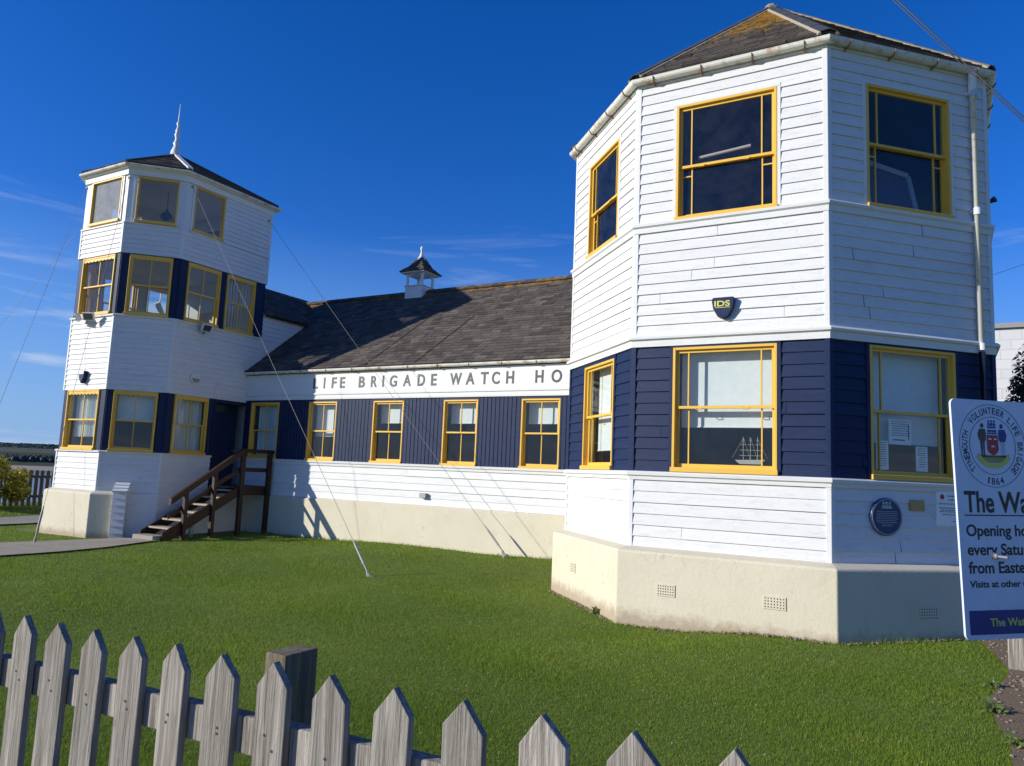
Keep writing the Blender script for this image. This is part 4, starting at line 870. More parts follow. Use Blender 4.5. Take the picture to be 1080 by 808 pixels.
# ------------------------------------------------------------------ terrain
def grid_mesh(name, xs, ys, zf, mat, kind='structure'):
    X, Y = np.meshgrid(xs, ys); Z = zf(X, Y); v = np.stack([X, Y, Z], -1).reshape(-1, 3); nx, ny = len(xs), len(ys)
    f = [(j * nx + i, j * nx + i + 1, (j + 1) * nx + i + 1, (j + 1) * nx + i) for j in range(ny - 1) for i in range(nx - 1)]
    me = bpy.data.meshes.new(name); me.from_pydata(v.tolist(), [], f); me.materials.append(mat); me.polygons.foreach_set('use_smooth', [True] * len(f)); o = bpy.data.objects.new(name, me); COL.objects.link(o)
    if kind: o['kind'] = kind
    return o
ax = lambda lo, hi, a, b, st: np.unique(np.concatenate([np.linspace(-lo, a, 14), np.arange(a, b, st), np.linspace(b, hi, 14)]))
grid_mesh('ground', np.unique(np.concatenate([np.linspace(-1600, -70, 12), np.linspace(-70, -26, 20), np.arange(-26, 8, .4), np.linspace(8, 1500, 14)])), np.unique(np.concatenate([np.linspace(-1500, -14, 14), np.arange(-14, 16, .4), np.linspace(16, 1500, 16)])), gz, M['turf'])
w = MB(); w.box(-1500, -48, -1500, 1500, -9.5, -8.0) if 0 else w.face([(-1550, -1500, -8), (-44, -1500, -8), (-44, 1500, -8), (-1550, 1500, -8)]); o = w.build('river', M['water']); o['kind'] = 'structure'
def draped(name, poly, mat, lift, nsub=40, side=0):
    xs = [p[0] for p in poly]; ys = [p[1] for p in poly]; me_v = []; mb = MB()
    # triangulated strip polygons: poly given as two matching edges
    h = len(poly) // 2; L = poly[:h]; R = poly[h:][::-1]
    def samp(E, t): t *= (len(E) - 1); i = min(int(t), len(E) - 2); k = t - i; return (E[i][0] * (1 - k) + E[i + 1][0] * k, E[i][1] * (1 - k) + E[i + 1][1] * k)
    nw = 6
    for i in range(nsub):
        for j in range(nw):
            c = []
            for a, b in ((i, j), (i + 1, j), (i + 1, j + 1), (i, j + 1)):
                l = samp(L, a / nsub); r = samp(R, a / nsub); k = b / nw; x = l[0] * (1 - k) + r[0] * k; y = l[1] * (1 - k) + r[1] * k; c.append((x, y, float(gz(x, y)) + lift))
            mb.face(c)
    o = mb.build(name, mat); o['kind'] = 'structure'; return o
PATH_L = [(-15.4, -9), (-15.0, -3.2), (-14.9, -1.6), (-14.85, -.3), (-14.66, .75)]; PATH_R = [(-13.0, -9), (-12.85, -3), (-12.85, -1.6), (-13.0, -.6), (-13.42, .85)]
draped('path', PATH_L + PATH_R[::-1], paint('worn_path', (.36, .31, .235), .95, .9, (.17, .15, .10), 1.), .035)
draped('side_path', [(-20.0, -2), (-19.9, 0), (-19.8, 2.5)] + [(-18.9, 2.5), (-19.0, 0), (-19.1, -2)], M['concrete'], .04)
SOIL_L = [(1.62, 1.6), (1.5, 1.0), (1.68, -.7), (1.42, -2.1), (1.5, -3.4), (1.45, -5), (1.6, -7.8)]; SOIL_R = [(3.4, 1.6), (3.2, 1.0), (3.2, -.7), (3.2, -2.1), (3.2, -3.4), (3.2, -5), (3.3, -7.8)]
draped('soil_bed', SOIL_L + SOIL_R[::-1], M['soil'], .03)
draped('pavement', [(-14, -8.45), (10, -8.45)] + [(10, -12), (-14, -12)], simple('pavement_grey', (.28, .27, .26), .9, 0, .4), .04)
def soil_edge(y): return np.interp(y, [p[1] for p in SOIL_L[::-1]], [p[0] for p in SOIL_L[::-1]])
def path_mask(x, y):
    a = np.interp(y, [p[1] for p in PATH_L], [p[0] for p in PATH_L]); b = np.interp(y, [p[1] for p in PATH_R], [p[0] for p in PATH_R]); return (x > a) & (x < b) & (y < .78)
def in_oct(x, y, d):
    ok = np.ones_like(x, bool)
    for i in range(8):
        p = Vector(OCT[i]); e_ = Vector(OCT[(i + 1) % 8]) - p; n = Vector((e_.y, -e_.x)).normalized(); ok &= ((x - p.x) * n.x + (y - p.y) * n.y) < d
    return ok
def lawn(x, y):
    m_ = (y > -8.2) & (y < 3.78) & (x < soil_edge(y) + .08 + .05 * np.sin(y * 9) * np.sin(y * 3.7) + .07 * np.sin(y * 23 + x * 11) * np.sin(x * 17 + y * 5)) & (x > -24)
    m_ &= ~in_oct(x, y, .2); m_ &= ~((y > .5) & (x < -14.2) & (x > -18.5)); m_ &= ~((x > -18.2) & (x < -14.45) & (y > .35)); m_ &= ~path_mask(x, y); m_ &= ~((x > -14.5) & (x < -13.4) & (y > .6)); m_ &= ~((x > -20) & (x < -18.95) & (y > -2))
    m_ &= ~((y > 3.77 - .03)); return m_
def blades(name, n_near, h0, mat, wfac=.0007, hfac=None, rmin=2.2, rmax=30, seed=1, spread=58):
    g = np.random.default_rng(seed); th = g.uniform(-math.radians(spread), math.radians(spread), n_near); r = rmin * (rmax / rmin) ** g.random(n_near)
    az = -yaw + 0; dx = np.sin(th - yaw); dy = np.cos(th - yaw); x = CAM.x + dx * r; y = CAM.y + dy * r; k = lawn(x, y); x, y, r = x[k], y[k], r[k]; n = len(x)
    z = gz(x, y); w = np.clip(wfac * r, .0022, .02) * g.uniform(.6, 1.3, n); h = h0 * g.uniform(.5, 1.3, n) * np.clip(.8 + r * .02, .8, 1.2) * (0.8 + .5 * (np.sin(x * 2.1 + np.sin(y * 1.7)) * .5 + .5) * (np.sin(y * 2.9 + x * .7) * .5 + .5))
    h = h * np.where(in_oct(x, y, .27) | (y > 3.66), 2.1, 1.)
    a = g.uniform(0, 2 * np.pi, n); l = h * g.uniform(.15, .9, n); b = g.uniform(0, 2 * np.pi, n)
    v = np.empty((n, 3, 3)); cx_, sy_ = np.cos(a) * w / 2, np.sin(a) * w / 2
    v[:, 0] = np.stack([x - cx_, y - sy_, z - .005], -1); v[:, 1] = np.stack([x + cx_, y + sy_, z - .005], -1); v[:, 2] = np.stack([x + np.cos(b) * l, y + np.sin(b) * l, z + h], -1)
    me = bpy.data.meshes.new(name); me.vertices.add(3 * n); me.vertices.foreach_set('co', v.reshape(-1)); me.loops.add(3 * n); me.loops.foreach_set('vertex_index', np.arange(3 * n, dtype=np.int32)); me.polygons.add(n); me.polygons.foreach_set('loop_start', np.arange(0, 3 * n, 3, dtype=np.int32))
    me.update(); at = me.attributes.new('rnd', 'FLOAT', 'FACE'); rr = np.clip(g.normal(.45, .14, n) + .12 * np.sin(x * 1.3 + 1) * np.sin(y * .9), 0, .9); rr[g.random(n) < .012] = 1; at.data.foreach_set('value', rr.astype('f'))
    me.materials.append(mat); o = bpy.data.objects.new(name, me); COL.objects.link(o); o['kind'] = 'stuff'; o['label'] = 'short mown green grass of the lawn'; return o
o = blades('grass', 2300000, .026, M['grass']); tag(o, 'short mown green grass of the lawn', 'grass', kind='stuff')
# clover heads in the lawn
g = np.random.default_rng(5); cl = MB()
th = g.uniform(-.9, .9, 700) - yaw; r = 3 * (14 / 3) ** g.random(700); x = CAM.x + np.sin(th) * r; y = CAM.y + np.cos(th) * r; k = lawn(x, y)
for xx, yy in zip(x[k], y[k]):
    z = float(gz(xx, yy)) + random.uniform(.02, .04); s_ = random.uniform(.003, .006); cl.lathe((xx, yy, z), [(s_ * .5, 0), (s_, s_ * .6), (s_ * .5, s_ * 1.3)], 5)
tag(cl.build('clover', simple('clover_white', (.38, .42, .22), .8)), 'tiny pale clover heads dotted over the lawn', 'clover', kind='stuff')
# weeds: rosettes of leaves
def leaf_cloud(mb, c, rad, n, size, seed, squash=1., shell=.5, cull=None):
    g = random.Random(seed)
    for _ in range(n):
        while True:
            p = Vector((g.uniform(-1, 1), g.uniform(-1, 1), g.uniform(-1, 1)))
            if shell < p.length < 1: break
        pos = Vector(c) + Vector((p.x * rad[0], p.y * rad[1], p.z * rad[2])); nrm = (p + Vector((g.uniform(-1, 1), g.uniform(-1, 1), g.uniform(-.3, 1.2)))).normalized(); t = nrm.cross(Vector((g.uniform(-1, 1), g.uniform(-1, 1), g.uniform(-1, 1)))).normalized(); b = nrm.cross(t); s = size * g.uniform(.6, 1.3)
        mb.face([pos - t * s, pos - b * s * .45 + nrm * s * .12, pos + t * s, pos + b * s * .45 + nrm * s * .12], g.random() * .75 + .25 * max(0, p.z))
def weed(x, y, s_, label, seed, grp):
    g = random.Random(seed); mb = MB(); z = float(gz(x, y)) + .02
    for k in range(26):
        a = g.uniform(0, 6.28); L = s_ * g.uniform(.5, 1.1); e = g.uniform(.15, 1.1); d = Vector((math.cos(a) * math.cos(e), math.sin(a) * math.cos(e), math.sin(e))); sd = Vector((-math.sin(a), math.cos(a), 0)) * L * .14; p = Vector((x, y, z)) + Vector((g.uniform(-1, 1), g.uniform(-1, 1), 0)) * s_ * .35
        m1 = p + d * L * .5 + Vector((0, 0, .02)); tp = p + d * L - Vector((0, 0, L * .15)); rr = g.random(); mb.face([p, m1 - sd, m1 + sd], rr); mb.face([m1 - sd, tp, m1 + sd], rr)
    tag(mb.build('weed', M['weed'], origin=None), label, 'weed', group=grp)
weed(1.50, -1.5, .10, 'leafy weed at the ragged soil edge, nearer the tower base', 1, 'weeds along the soil edge'); weed(1.46, -2.45, .15, 'larger clump of weed on the soil edge below the sign board', 2, 'weeds along the soil edge'); weed(1.55, -3.4, .14, 'weed clump at the bottom right corner of the lawn', 3, 'weeds along the soil edge')
weed(-3.05, .18, .15, 'small weed growing against the sunlit corner of the near tower plinth', 4, 'weeds by the plinth')
# pebbles on soil
pbm = MB(); g = random.Random(9)
for _ in range(900):
    y = g.uniform(-5.5, 1.4); x = float(soil_edge(y)) + g.uniform(.0, 1.5); s_ = g.uniform(.005, .02); z = float(gz(x, y)) + .032; pbm.lathe((x, y, z), [(s_ * .7, -s_ * .3), (s_, s_ * .1), (s_ * .6, s_ * .55)], 6)
tag(pbm.build('pebbles', simple('pebble', (.24, .19, .14), .9)), 'loose pebbles scattered over the bare soil', 'pebbles', kind='stuff')
# dirt line at base of tower
dm = MB(); g = random.Random(3)
for i in range(7):
    if i in (0, 1, 2, 7):
        p = Vector(OCT[i]); e_ = Vector(OCT[(i + 1) % 8]) - p; n = Vector((e_.y, -e_.x)).normalized()
        for k in range(130):
            c = p + e_ * g.random() + n * (.21 + abs(g.gauss(0, .03))); s_ = g.uniform(.008, .028); dm.lathe((c.x, c.y, float(gz(c.x, c.y)) + .005), [(s_, 0), (s_ * 1.1, s_ * .4), (s_ * .5, s_ * .8)], 5)
tag(dm.build('rubble', simple('rubble_brown', (.22, .16, .12), .95)), 'crumbs of soil and render along the foot of the near tower', 'rubble', kind='stuff')
# ------------------------------------------------------------------ foreground picket fence
fe = tag(empty('picket_fence', (-.275, -8.29, .5)), 'weathered grey pointed picket fence along the near edge of the lawn', 'fence')
P6 = Vector((-.275, -8.295, 1.52)); dv = Vector((.1834, -.0008, .005)); meshes = []
for vnt in range(5):
    g = random.Random(vnt); mb = MB(); w = .0495 + g.uniform(-.002, .002); j = g.uniform(-.006, .006)
    mb.prism([(-w, -1.05), (w, -1.05), (w, -.058 + j), (g.uniform(-.004, .004), 0), (-w, -.058 - j)], lambda u, v, d: (u, d, v), .021, 0); mb.v = [(a, b, c) for a, b, c in mb.v]
    o = mb.build('picket', M['wood']); bevel(o, .0025, 2); meshes.append(o)
nm_ = MB(); nm_.tube([(0, .004, 0), (0, -.0012, 0)], .0035, 8); NAIL = nm_.build('nail', simple('rusty_nail', (.06, .045, .035), .7)); COL.objects.unlink(NAIL)
for o in meshes: COL.objects.unlink(o)
for i in range(-14, 16):
    if i > 7 and 0: continue
    src = meshes[(i * 3) % 5]; o = src.copy(); o.name = 'picket'; COL.objects.link(o); o.parent = fe; p = P6 + dv * i - fe.location
    o.location = (p.x, p.y, p.z + random.uniform(-.004, .004)); o.rotation_euler = (random.uniform(-.008, .008), random.uniform(-.022, .022), random.uniform(-.05, .05))
    for zz in (-.175, -.20, -.79):
        nn_ = NAIL.copy(); COL.objects.link(nn_); nn_.name = 'nail'; nn_.parent = o; nn_.location = (random.uniform(-.02, .02), -.0005, zz + random.uniform(-.01, .01))
for o in meshes: bpy.data.objects.remove(o)
for dz in (-.19, -.80):
    mb = MB(); a = P6 + dv * -14.6 + Vector((0, .045, dz)); b = P6 + dv * 15.6 + Vector((0, .045, dz)); mb.beam(a, b, .042, .09); o = put(mb.build('rail', M['wood']), fe); bevel(o, .004, 2)
WP = wood('brown_post_wood', (.055, .042, .022), (.30, .24, .14))
for k, i in enumerate((-.45, -10.5, 9.6)):
    p = P6 + dv * i; mb = MB(); x1 = p.x + .035 - .035
    mb.box(-.037, .037, -.06, .06, -1.1, 0); o = mb.build('post', WP); bevel(o, .004, 2); o.parent = fe; o.location = Vector((-.397 + .1834 * (i + .45), -8.112, 1.505 + .005 * i)) - fe.location
bpy.data.objects.remove(NAIL)
nh = MB()
# ------------------------------------------------------------------ sign board
kk = 4.5388; so = Vector((1.19, -5.23)); fS = Face((so.x, so.y), (q, q), (q, -q))
tlt = .047
def SP(u, v, d=0.): return fS.P(u - (v) * tlt * 1.0, 2.479 + v + u * tlt * .35, d)   # v is negative downwards
SW, SH = 1.08, 1.205
sg = tag(empty('information_sign', (1.6, -4.8, .4)), 'white information sign with round crest and black lettering beside the near tower', 'sign')
b = MB(); rr = .03; pts = []
for cxx, cyy, a0 in ((rr, -rr, 90), (rr, -SH + rr, 180), (SW - rr, -SH + rr, 270), (SW - rr, -rr, 0)):
    for k in range(6): a_ = math.radians(a0 + k * 18); pts.append((cxx + rr * math.cos(a_), cyy + rr * math.sin(a_)))
b.prism(pts, SP, -.012, .0); put(b.build('board', M['sign']), sg)
tx = MB()
def line(s_, u, zabs, h, w=None, bold=.003, mb=None): 
    v = zabs - 2.479; add_text(mb or tx, s_, h * 1.38, SP, u, v, .0005, width=w, bold=bold, ext=.0006)
line('The', .045, 1.905, .108, .188, .006); line('Watch House', .262, 1.905, .108, .76, .006); tx.prism([(.04, -.594), (1.0, -.594), (1.0, -.588), (.04, -.588)], SP, .0002, .0012)
line('Opening hours', .045, 1.785, .058, .50, .0028); line('every Saturday', .045, 1.69, .058, .51, .0028); line('from Easter', .045, 1.60, .058, .395, .0028); line('Visits at other times', .045, 1.53, .034, .46, .0012)
put(tx.build('lettering', M['ink']), sg)
bb = MB(); bb.prism([(.028, -1.18), (1.05, -1.18), (1.05, -1.062), (.028, -1.062)], SP, .0002, .0014); put(bb.build('name_bar', M['navy']), sg)
ty = MB(); add_text(ty, 'The Watch House', .055, SP, .155, -1.140, .0018, width=.45, bold=.002, ext=.0006); put(ty.build('lettering', M['sigyel']), sg)
cu_, cv_ = .252, -.235; R1, R2 = .214, .150
rg = MB()
def ringm(mb, R, t, sy=1.):
    for k in range(60):
        t0, t1 = 2 * math.pi * k / 60, 2 * math.pi * (k + 1) / 60; mb.prism([(cu_ + r_ * math.cos(t), cv_ + r_ * math.sin(t)) for r_, t in ((R - t_, tt) for t_, tt in ((t, t0), (t, t1), (0, t1), (0, t0)))], SP, .0002, .0012)
t = .0025; 
for R in (R1, R2):
    for k in range(60):
        t0, t1 = 2 * math.pi * k / 60, 2 * math.pi * (k + 1) / 60; rg.prism([(cu_ + (R - t) * math.cos(t0), cv_ + (R - t) * math.sin(t0)), (cu_ + R * math.cos(t0), cv_ + R * math.sin(t0)), (cu_ + R * math.cos(t1), cv_ + R * math.sin(t1)), (cu_ + (R - t) * math.cos(t1), cv_ + (R - t) * math.sin(t1))], SP, .0002, .0012)
def arc_text(s_, a_start, a_end, inward=True, h=.036):
    n = len(s_)
    for k, ch in enumerate(s_):
        a_ = math.radians(a_start + (a_end - a_start) * (k / max(1, n - 1))); rb = R2 + .014
        if inward: x = cu_ + rb * math.cos(a_); y = cv_ + rb * math.sin(a_); ro = a_ - math.pi / 2
        else: x = cu_ + (rb + h) * math.cos(a_); y = cv_ + (rb + h) * math.sin(a_); ro = a_ + math.pi / 2
        wd = {'I': .005, '1': .009}.get(ch, .022); x -= math.cos(ro) * wd / 2; y -= math.sin(ro) * wd / 2
        add_text(rg, ch, h * 1.38, SP, x, y, .0005, width=wd, rot=ro, bold=.0006, ext=.0005)
arc_text('TYNEMOUTH', 222, 160); arc_text('VOLUNTEER', 137, 65); arc_text('LIFE', 48, 22); arc_text('BRIGADE', 4, -46); arc_text('1864', 257, 284, False)
put(rg.build('crest_lettering', simple('crest_ink', (.03, .035, .09), .5)), sg)
em = lambda pts_, mat, nm, d=.0002: (lambda mb: (mb.prism([(cu_ + a * .001, cv_ + b * .001) for a, b in pts_], SP, d, d + .0012), put(mb.build(nm, mat), sg)))(MB())
em([(-35, 55), (35, 55), (37, -20), (25, -38), (0, -50), (-25, -38), (-37, -20)], M['red'], 'shield')
for sgx, mt, ml, nm in ((-1, M['olive'], M['olive'], 'left_figure'), (1, M['eblue'], M['sign'], 'right_figure')):
    mb = MB(); X = lambda a, b: (cu_ + (a * sgx) * .001, cv_ + b * .001)
    f_ = lambda L_: mb.prism([X(a, b) for a, b in (L_ if sgx > 0 else L_[::-1])], SP, .0002, .0014)
    disc_ = [(63 + 11 * math.cos(k * .6283), 102 + 13 * math.sin(k * .6283)) for k in range(10)]; f_(disc_)
    f_([(45, 85), (82, 85), (94, 60), (88, 30), (78, 20), (50, 20), (42, 30), (40, 60)]); put(mb.build('emblem_figure', mt), sg)
    mb = MB(); f_([(52, 20), (63, 20), (62, -50), (54, -50)]); f_([(66, 20), (80, 20), (76, -50), (68, -50)]); put(mb.build('emblem_figure', M['olive'] if sgx < 0 else simple('pale_cloth', (.5, .52, .6), .6)), sg)
em([(-100, -48), (100, -48), (82, -70), (50, -88), (-50, -88), (-82, -70)], M['egold'], 'ground_mound'); em([(-100, -46), (-20, -54), (20, -54), (100, -46), (95, -60), (-95, -60)], M['olive'], 'ground_line', .0016)
rb = MB()
for k in range(16):
    t0, t1 = math.radians(205 + k * 8.1), math.radians(205 + (k + 1) * 8.1); f_ = lambda r_, t: (cu_ + r_ * math.cos(t), cv_ - .012 + r_ * .85 * math.sin(t)); rb.prism([f_(.095, t0), f_(.122, t0), f_(.122, t1), f_(.095, t1)], SP, .0018, .003)
put(rb.build('motto_ribbon', M['sigyel']), sg)
cr_ = MB()
for a in (-22, -8, 8, 22): cr_.prism([(cu_ + (a - 5) * .001, cv_ + .068), (cu_ + (a + 5) * .001, cv_ + .068), (cu_ + (a + 7) * .001, cv_ + .082), (cu_ + (a - 7) * .001, cv_ + .082)], SP, .0002, .0014)
cr_.prism([(cu_ - .034, cv_ + .060), (cu_ + .034, cv_ + .060), (cu_ + .034, cv_ + .066), (cu_ - .034, cv_ + .066)], SP, .0002, .0014); cr_.prism([(cu_ - .03, cv_ + .09), (cu_ + .03, cv_ + .09), (cu_ + .024, cv_ + .1), (cu_ - .026, cv_ + .1)], SP, .0002, .0014)
for a in (-18, 0, 18): cr_.prism([(cu_ + (a - 8) * .001, cv_ + .103), (cu_ + (a + 8) * .001, cv_ + .103), (cu_ + (a + 6) * .001, cv_ + .118), (cu_ + (a - 6) * .001, cv_ + .118)], SP, .0002, .0014); cr_.prism([(cu_ + (a - 6) * .001, cv_ + .121), (cu_ + (a + 6) * .001, cv_ + .121), (cu_ + (a + 4) * .001, cv_ + .132), (cu_ + (a - 4) * .001, cv_ + .132)], SP, .0002, .0014)
put(cr_.build('crown_and_ship', M['eblue']), sg)
wm = MB()
for a, b, c_ in ((-17, 30, 11), (17, 30, 11), (0, -8, 12)): wm.prism([(cu_ + (a - c_) * .001, cv_ + b * .001), (cu_ + (a + c_) * .001, cv_ + b * .001), (cu_ + (a + c_ * .6) * .001, cv_ + (b + 9) * .001), (cu_ + (a - c_ * .6) * .001, cv_ + (b + 9) * .001)], SP, .0016, .0026)
put(wm.build('shield_device', M['plastic_white']), sg)
bo = MB(); bo.tube([SP(.215, -.795, -.02), SP(.215, -.795, .02)], .013, 10); bo.tube([SP(.215, -.795, .01), SP(.215, -.795, .075)], .006, 8); bo.tube([SP(.215, -.795, .0), SP(.215, -.795, .006)], .02, 6); put(bo.build('bolt', M['steel']), sg)
po = MB(); po.box(-.03, .03, -.03, .03, -1.7, .55)
for u in (.475, .95): mb = MB(); c = Vector(SP(u, -.9, -.05)); gzv = float(gz(c.x, c.y)); mb.box(c.x - .02, c.x + .02, c.y - .02, c.y + .02, gzv - .2, 2.3); put(mb.build('post', M['trim']), sg)
# bollard posts behind the sign
for x, y, h, w, lab in ((1.74, -.52, 1.05, .13, 'short grey weathered post just below the sign board'), (1.72, 1.55, .9, .06, 'thinner far post between the tower corner and the sign board')):
    mb = MB(); z = float(gz(x, y)); mb.hexa([(x - w / 2, y - w / 2, z - .2), (x + w / 2, y - w / 2, z - .2), (x + w / 2, y + w / 2, z - .2), (x - w / 2, y + w / 2, z - .2), (x - w / 2, y - w / 2, z + h), (x + w / 2, y - w / 2, z + h), (x + w / 2, y + w / 2, z + h - .03), (x - w / 2, y + w / 2, z + h - .03)]); bevel(thing1(mb, 'wooden_post', M['wood'], lab, 'post', group='posts by the soil bed'), .006, 2)
# ------------------------------------------------------------------ neighbour building and bush
nbr = tag(empty('painted_blockwork_building', (5, 13, .4)), 'pale grey flat-roofed painted building behind the near tower', 'building')
mb = MB(); mb.box(1.35, 12, 12, 20, 0, 6.05); put(mb.build('wall', M['block']), nbr)
mb = MB(); mb.box(1.27, 12.1, 11.92, 20.1, 6.05, 6.17); put(mb.build('parapet', simple('grey_coping', (.3, .3, .3), .8)), nbr)
def shrub(name, c, rad, n, size, mat, label, cat, seed, blobs=9, trunk=.5, low=.3):
    r = tag(empty(name, (c[0], c[1], float(gz(c[0], c[1])))), label, cat); g = random.Random(seed); L = MB()
    for k in range(blobs):
        a = g.uniform(0, 6.28); e = g.uniform(-.5, 1); p = (c[0] + rad[0] * .62 * math.cos(a), c[1] + rad[1] * .62 * math.sin(a), c[2] + rad[2] * .7 * e); s = g.uniform(.3, .5)
        leaf_cloud(L, p, (rad[0] * s, rad[1] * s, rad[2] * s), n // blobs, size, seed * 31 + k, shell=.2)
    put(L.build('crown', mat), r); t = MB()
    for k in range(6):
        a = g.uniform(0, 6.28); t.tube([(c[0] + .1 * math.cos(a), c[1] + .1 * math.sin(a), r.location.z - .1), (c[0] + rad[0] * .3 * math.cos(a), c[1] + rad[1] * .3 * math.sin(a), c[2] - rad[2] * .2), (c[0] + rad[0] * .6 * math.cos(a), c[1] + rad[1] * .6 * math.sin(a), c[2] + rad[2] * .4)], [.05, .03, .01], 6)
    put(t.build('trunk', M['bark']), r)
shrub('shrub', (-21.9, 1.55, 1.15), (1.0, 1.0, .82), 9000, .05, M['leafy'], 'yellow-green leafy shrub against the dark fence left of the lookout tower', 'shrub', 4, 12)
shrub('dark_shrub', (3.35, 8.6, 3.0), (1.0, 1.0, 2.1), 14000, .06, M['leafd'], 'dark tall shrub half hidden behind the sign board', 'shrub', 6, 16)
# background fence
bf = tag(empty('picket_fence', (-23.8, 2, .4)), 'dark upright paling fence left of the lookout tower in front of the river', 'fence'); src = None; g = random.Random(2)
mb = MB(); mb.prism([(-.055, 0), (.055, 0), (.055, 1.16), (.0, 1.2), (-.055, 1.16)], lambda u, v, d: (d, u, v), 0, .025); proto = mb.build('picket', M['darkfence']); COL.objects.unlink(proto)
for k in range(64):
    y = -3.0 + k * .17; o = proto.copy(); o.name = 'picket'; COL.objects.link(o); o.parent = bf; o.location = Vector((-23.2, y, float(gz(-23.2, y)) - .1)) - bf.location; o.rotation_euler = (g.uniform(-.02, .02), 0, 0)
bpy.data.objects.remove(proto)
for z in (.35, .95):
    mb = MB(); mb.beam((-23.25, -3.1, .35 + z), (-23.25, 8, .35 + z), .05, .08); put(mb.build('rail', M['darkfence']), bf)
# hills across the river
def hillf(a): return 8.5 + 3 * math.sin(a * 3.1 + 1) + 1.6 * math.sin(a * 9.3) + 1.1 * math.sin(a * 23)
mb = MB(); na = 120; A0, A1 = math.radians(-110), math.radians(30); V = []
for i in range(na + 1):
    a = A0 + (A1 - A0) * i / na; H_ = hillf(a)
    for (rr_, zz) in ((560, -8.6), (575, -6.5), (590, -5.5), (620, H_ * .35), (680, H_ * .8), (760, H_), (950, H_ * 1.05), (1150, -9)): V.append((CAM.x + math.sin(a) * rr_, CAM.y + math.cos(a) * rr_, zz))
mb.v = V; 
for i in range(na):
    for k in range(7): mb.f.append((i * 8 + k, (i + 1) * 8 + k, (i + 1) * 8 + k + 1, i * 8 + k + 1)); mb.r.append(0); mb.li.append(0)
o = mb.build('hills', simple('hill_green', (.045, .055, .025), .95)); o['kind'] = 'structure'
bm_ = MB(); i0 = 0
for i in range(na):
    a0, a1 = A0 + (A1 - A0) * i / na, A0 + (A1 - A0) * (i + 1) / na
    bm_.face([(CAM.x + math.sin(a) * r_, CAM.y + math.cos(a) * r_, z) for a, r_, z in ((a0, 548, -8.2), (a1, 548, -8.2), (a1, 580, -5.9), (a0, 580, -5.9))])
o = bm_.build('beach', simple('sand', (.36, .29, .20), .95)); o['kind'] = 'structure'
wd_ = MB(); g = random.Random(12)
for _ in range(16000):
    a = g.uniform(math.radians(-72), math.radians(-50)); rr_ = g.uniform(600, 780); H_ = hillf(a); t = min(1, max(0, (rr_ - 590) / 170)); z = -5 + (H_ + 5) * t ** .7; s = g.uniform(1.0, 2.4); c = (CAM.x + math.sin(a) * rr_, CAM.y + math.cos(a) * rr_, z + s * .4); rv = g.random()
    n1 = 7; k0 = len(wd_.v); pr = [(.55, -.8), (1., -.2), (.9, .4), (.45, .85)]
    for pr_, pz in pr:
        for k in range(n1): tt = 6.283 * k / n1; j = g.uniform(.75, 1.2); wd_.v.append((c[0] + s * pr_ * j * math.cos(tt), c[1] + s * pr_ * j * math.sin(tt), c[2] + s * pz * j))
    for i in range(3):
        for k in range(n1): k2 = (k + 1) % n1; wd_.f.append((k0 + i * n1 + k, k0 + i * n1 + k2, k0 + (i + 1) * n1 + k2, k0 + (i + 1) * n1 + k)); wd_.r.append(min(1, max(.01, rv * .7 + g.uniform(0, .3)))); wd_.li.append(0)
    wd_.f.append(tuple(k0 + 3 * n1 + k for k in range(n1))); wd_.r.append(rv * .8 + .1); wd_.li.append(0)
tag(wd_.build('woodland', M['wood_far'], smooth=True), 'dark wooded hillside across the river at the far left', 'woodland', kind='stuff')
# haze
hz = MB(); hz.box(-1300, 400, -700, 1300, -20, 60)
a = N('air_haze'); a.n.remove(a.p); pv = a.new('ShaderNodeVolumePrincipled'); pv.inputs['Color'].default_value = (.75, .85, 1, 1); pv.inputs['Density'].default_value = .00035; a.l.new(pv.outputs[0], a.n['Material Output'].inputs['Volume'])
HAZE = False
if HAZE: o = hz.build('haze', a.m); tag(o, 'thin blue haze over the river', 'haze', kind='stuff')
# ------------------------------------------------------------------ light
SUNR, SUNE = 1.035, .52
sd = Vector((SUNR, 1, -SUNE)).normalized()
el = math.asin(-sd.z)
ld = bpy.data.lights.new('sun', 'SUN'); ld.energy = 5.0; ld.angle = math.radians(.53); ld.color = (1, .96, .86)
lo = bpy.data.objects.new('sun', ld); COL.objects.link(lo); lo.rotation_euler = sd.to_track_quat('-Z', 'Y').to_euler()
wo = bpy.data.worlds.new('World'); SC.world = wo; wo.use_nodes = True; nt = wo.node_tree; ns = nt.nodes; lk = nt.links
bg = ns['Background']; sky = ns.new('ShaderNodeTexSky'); sky.sky_type = 'NISHITA'; sky.sun_disc = False; sky.sun_elevation = el
sky.sun_rotation = math.atan2(-sd.x, -sd.y); sky.altitude = 0; sky.air_density = 1.0; sky.dust_density = .2; sky.ozone_density = 3.5
bg.inputs['Strength'].default_value = .08
tc = ns.new('ShaderNodeTexCoord'); mp = ns.new('ShaderNodeMapping'); mp.inputs['Scale'].default_value = (1.2, 1.2, 9); mp.inputs['Rotation'].default_value = (.06, .1, 0); lk.new(tc.outputs['Generated'], mp.inputs[0])
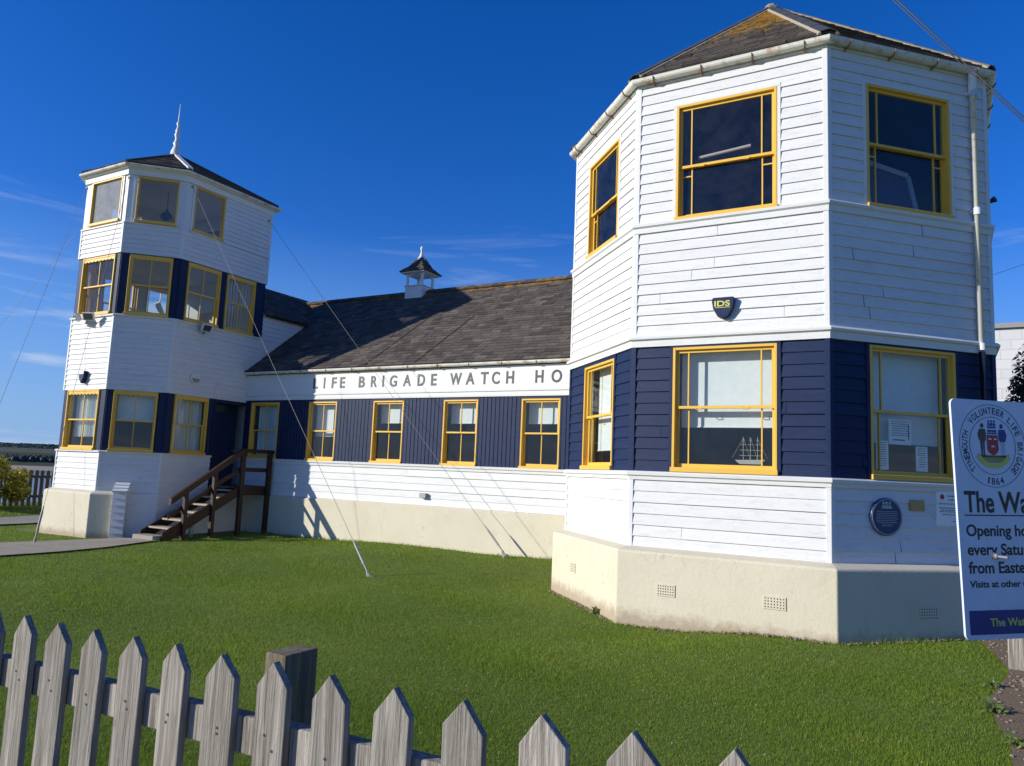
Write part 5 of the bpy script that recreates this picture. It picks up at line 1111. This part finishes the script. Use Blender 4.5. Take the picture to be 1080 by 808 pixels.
nz = ns.new('ShaderNodeTexNoise'); nz.inputs['Scale'].default_value = 2.6; nz.inputs['Detail'].default_value = 8; nz.inputs['Roughness'].default_value = .6; nz.inputs['Distortion'].default_value = .6; lk.new(mp.outputs[0], nz.inputs[0])
rp = ns.new('ShaderNodeValToRGB'); rp.color_ramp.elements[0].position = .55; rp.color_ramp.elements[1].position = .74; lk.new(nz.outputs['Fac'], rp.inputs[0])
sx = ns.new('ShaderNodeSeparateXYZ'); lk.new(tc.outputs['Generated'], sx.inputs[0])
hm = ns.new('ShaderNodeValToRGB'); e = hm.color_ramp.elements; e[0].position = .0; e[0].color = (.9, .9, .9, 1); e[1].position = .34; e[1].color = (0, 0, 0, 1); x = e.new(.14); x.color = (.8, .8, .8, 1); lk.new(sx.outputs['Z'], hm.inputs[0])
mu = ns.new('ShaderNodeMath'); mu.operation = 'MULTIPLY'; lk.new(rp.outputs[0], mu.inputs[0]); lk.new(hm.outputs[0], mu.inputs[1])
hs = ns.new('ShaderNodeHueSaturation'); hs.inputs['Saturation'].default_value = 1.16; ti = ns.new('ShaderNodeMix'); ti.data_type = 'RGBA'; ti.blend_type = 'MULTIPLY'; ti.inputs[0].default_value = 1; ti.inputs[7].default_value = (1.0, 1.14, 1.80, 1); lk.new(sky.outputs[0], ti.inputs[6]); lk.new(ti.outputs[2], hs.inputs['Color'])
hz1 = ns.new('ShaderNodeValToRGB'); e = hz1.color_ramp.elements; e[0].position = .0; e[0].color = (.8, .8, .8, 1); e[1].position = .3; e[1].color = (0, 0, 0, 1); lk.new(sx.outputs['Z'], hz1.inputs[0])
mh = ns.new('ShaderNodeMix'); mh.data_type = 'RGBA'; lk.new(hz1.outputs[0], mh.inputs[0]); lk.new(hs.outputs[0], mh.inputs[6]); mh.inputs[7].default_value = (2.6, 5.0, 9.0, 1)
mx = ns.new('ShaderNodeMix'); mx.data_type = 'RGBA'; lk.new(mu.outputs[0], mx.inputs[0]); lk.new(mh.outputs[2], mx.inputs[6]); mx.inputs[7].default_value = (7.5, 8.4, 10, 1); lk.new(mx.outputs[2], bg.inputs[0])
SC.render.engine = 'CYCLES'; SC.cycles.max_bounces = 8; SC.cycles.transparent_max_bounces = 12
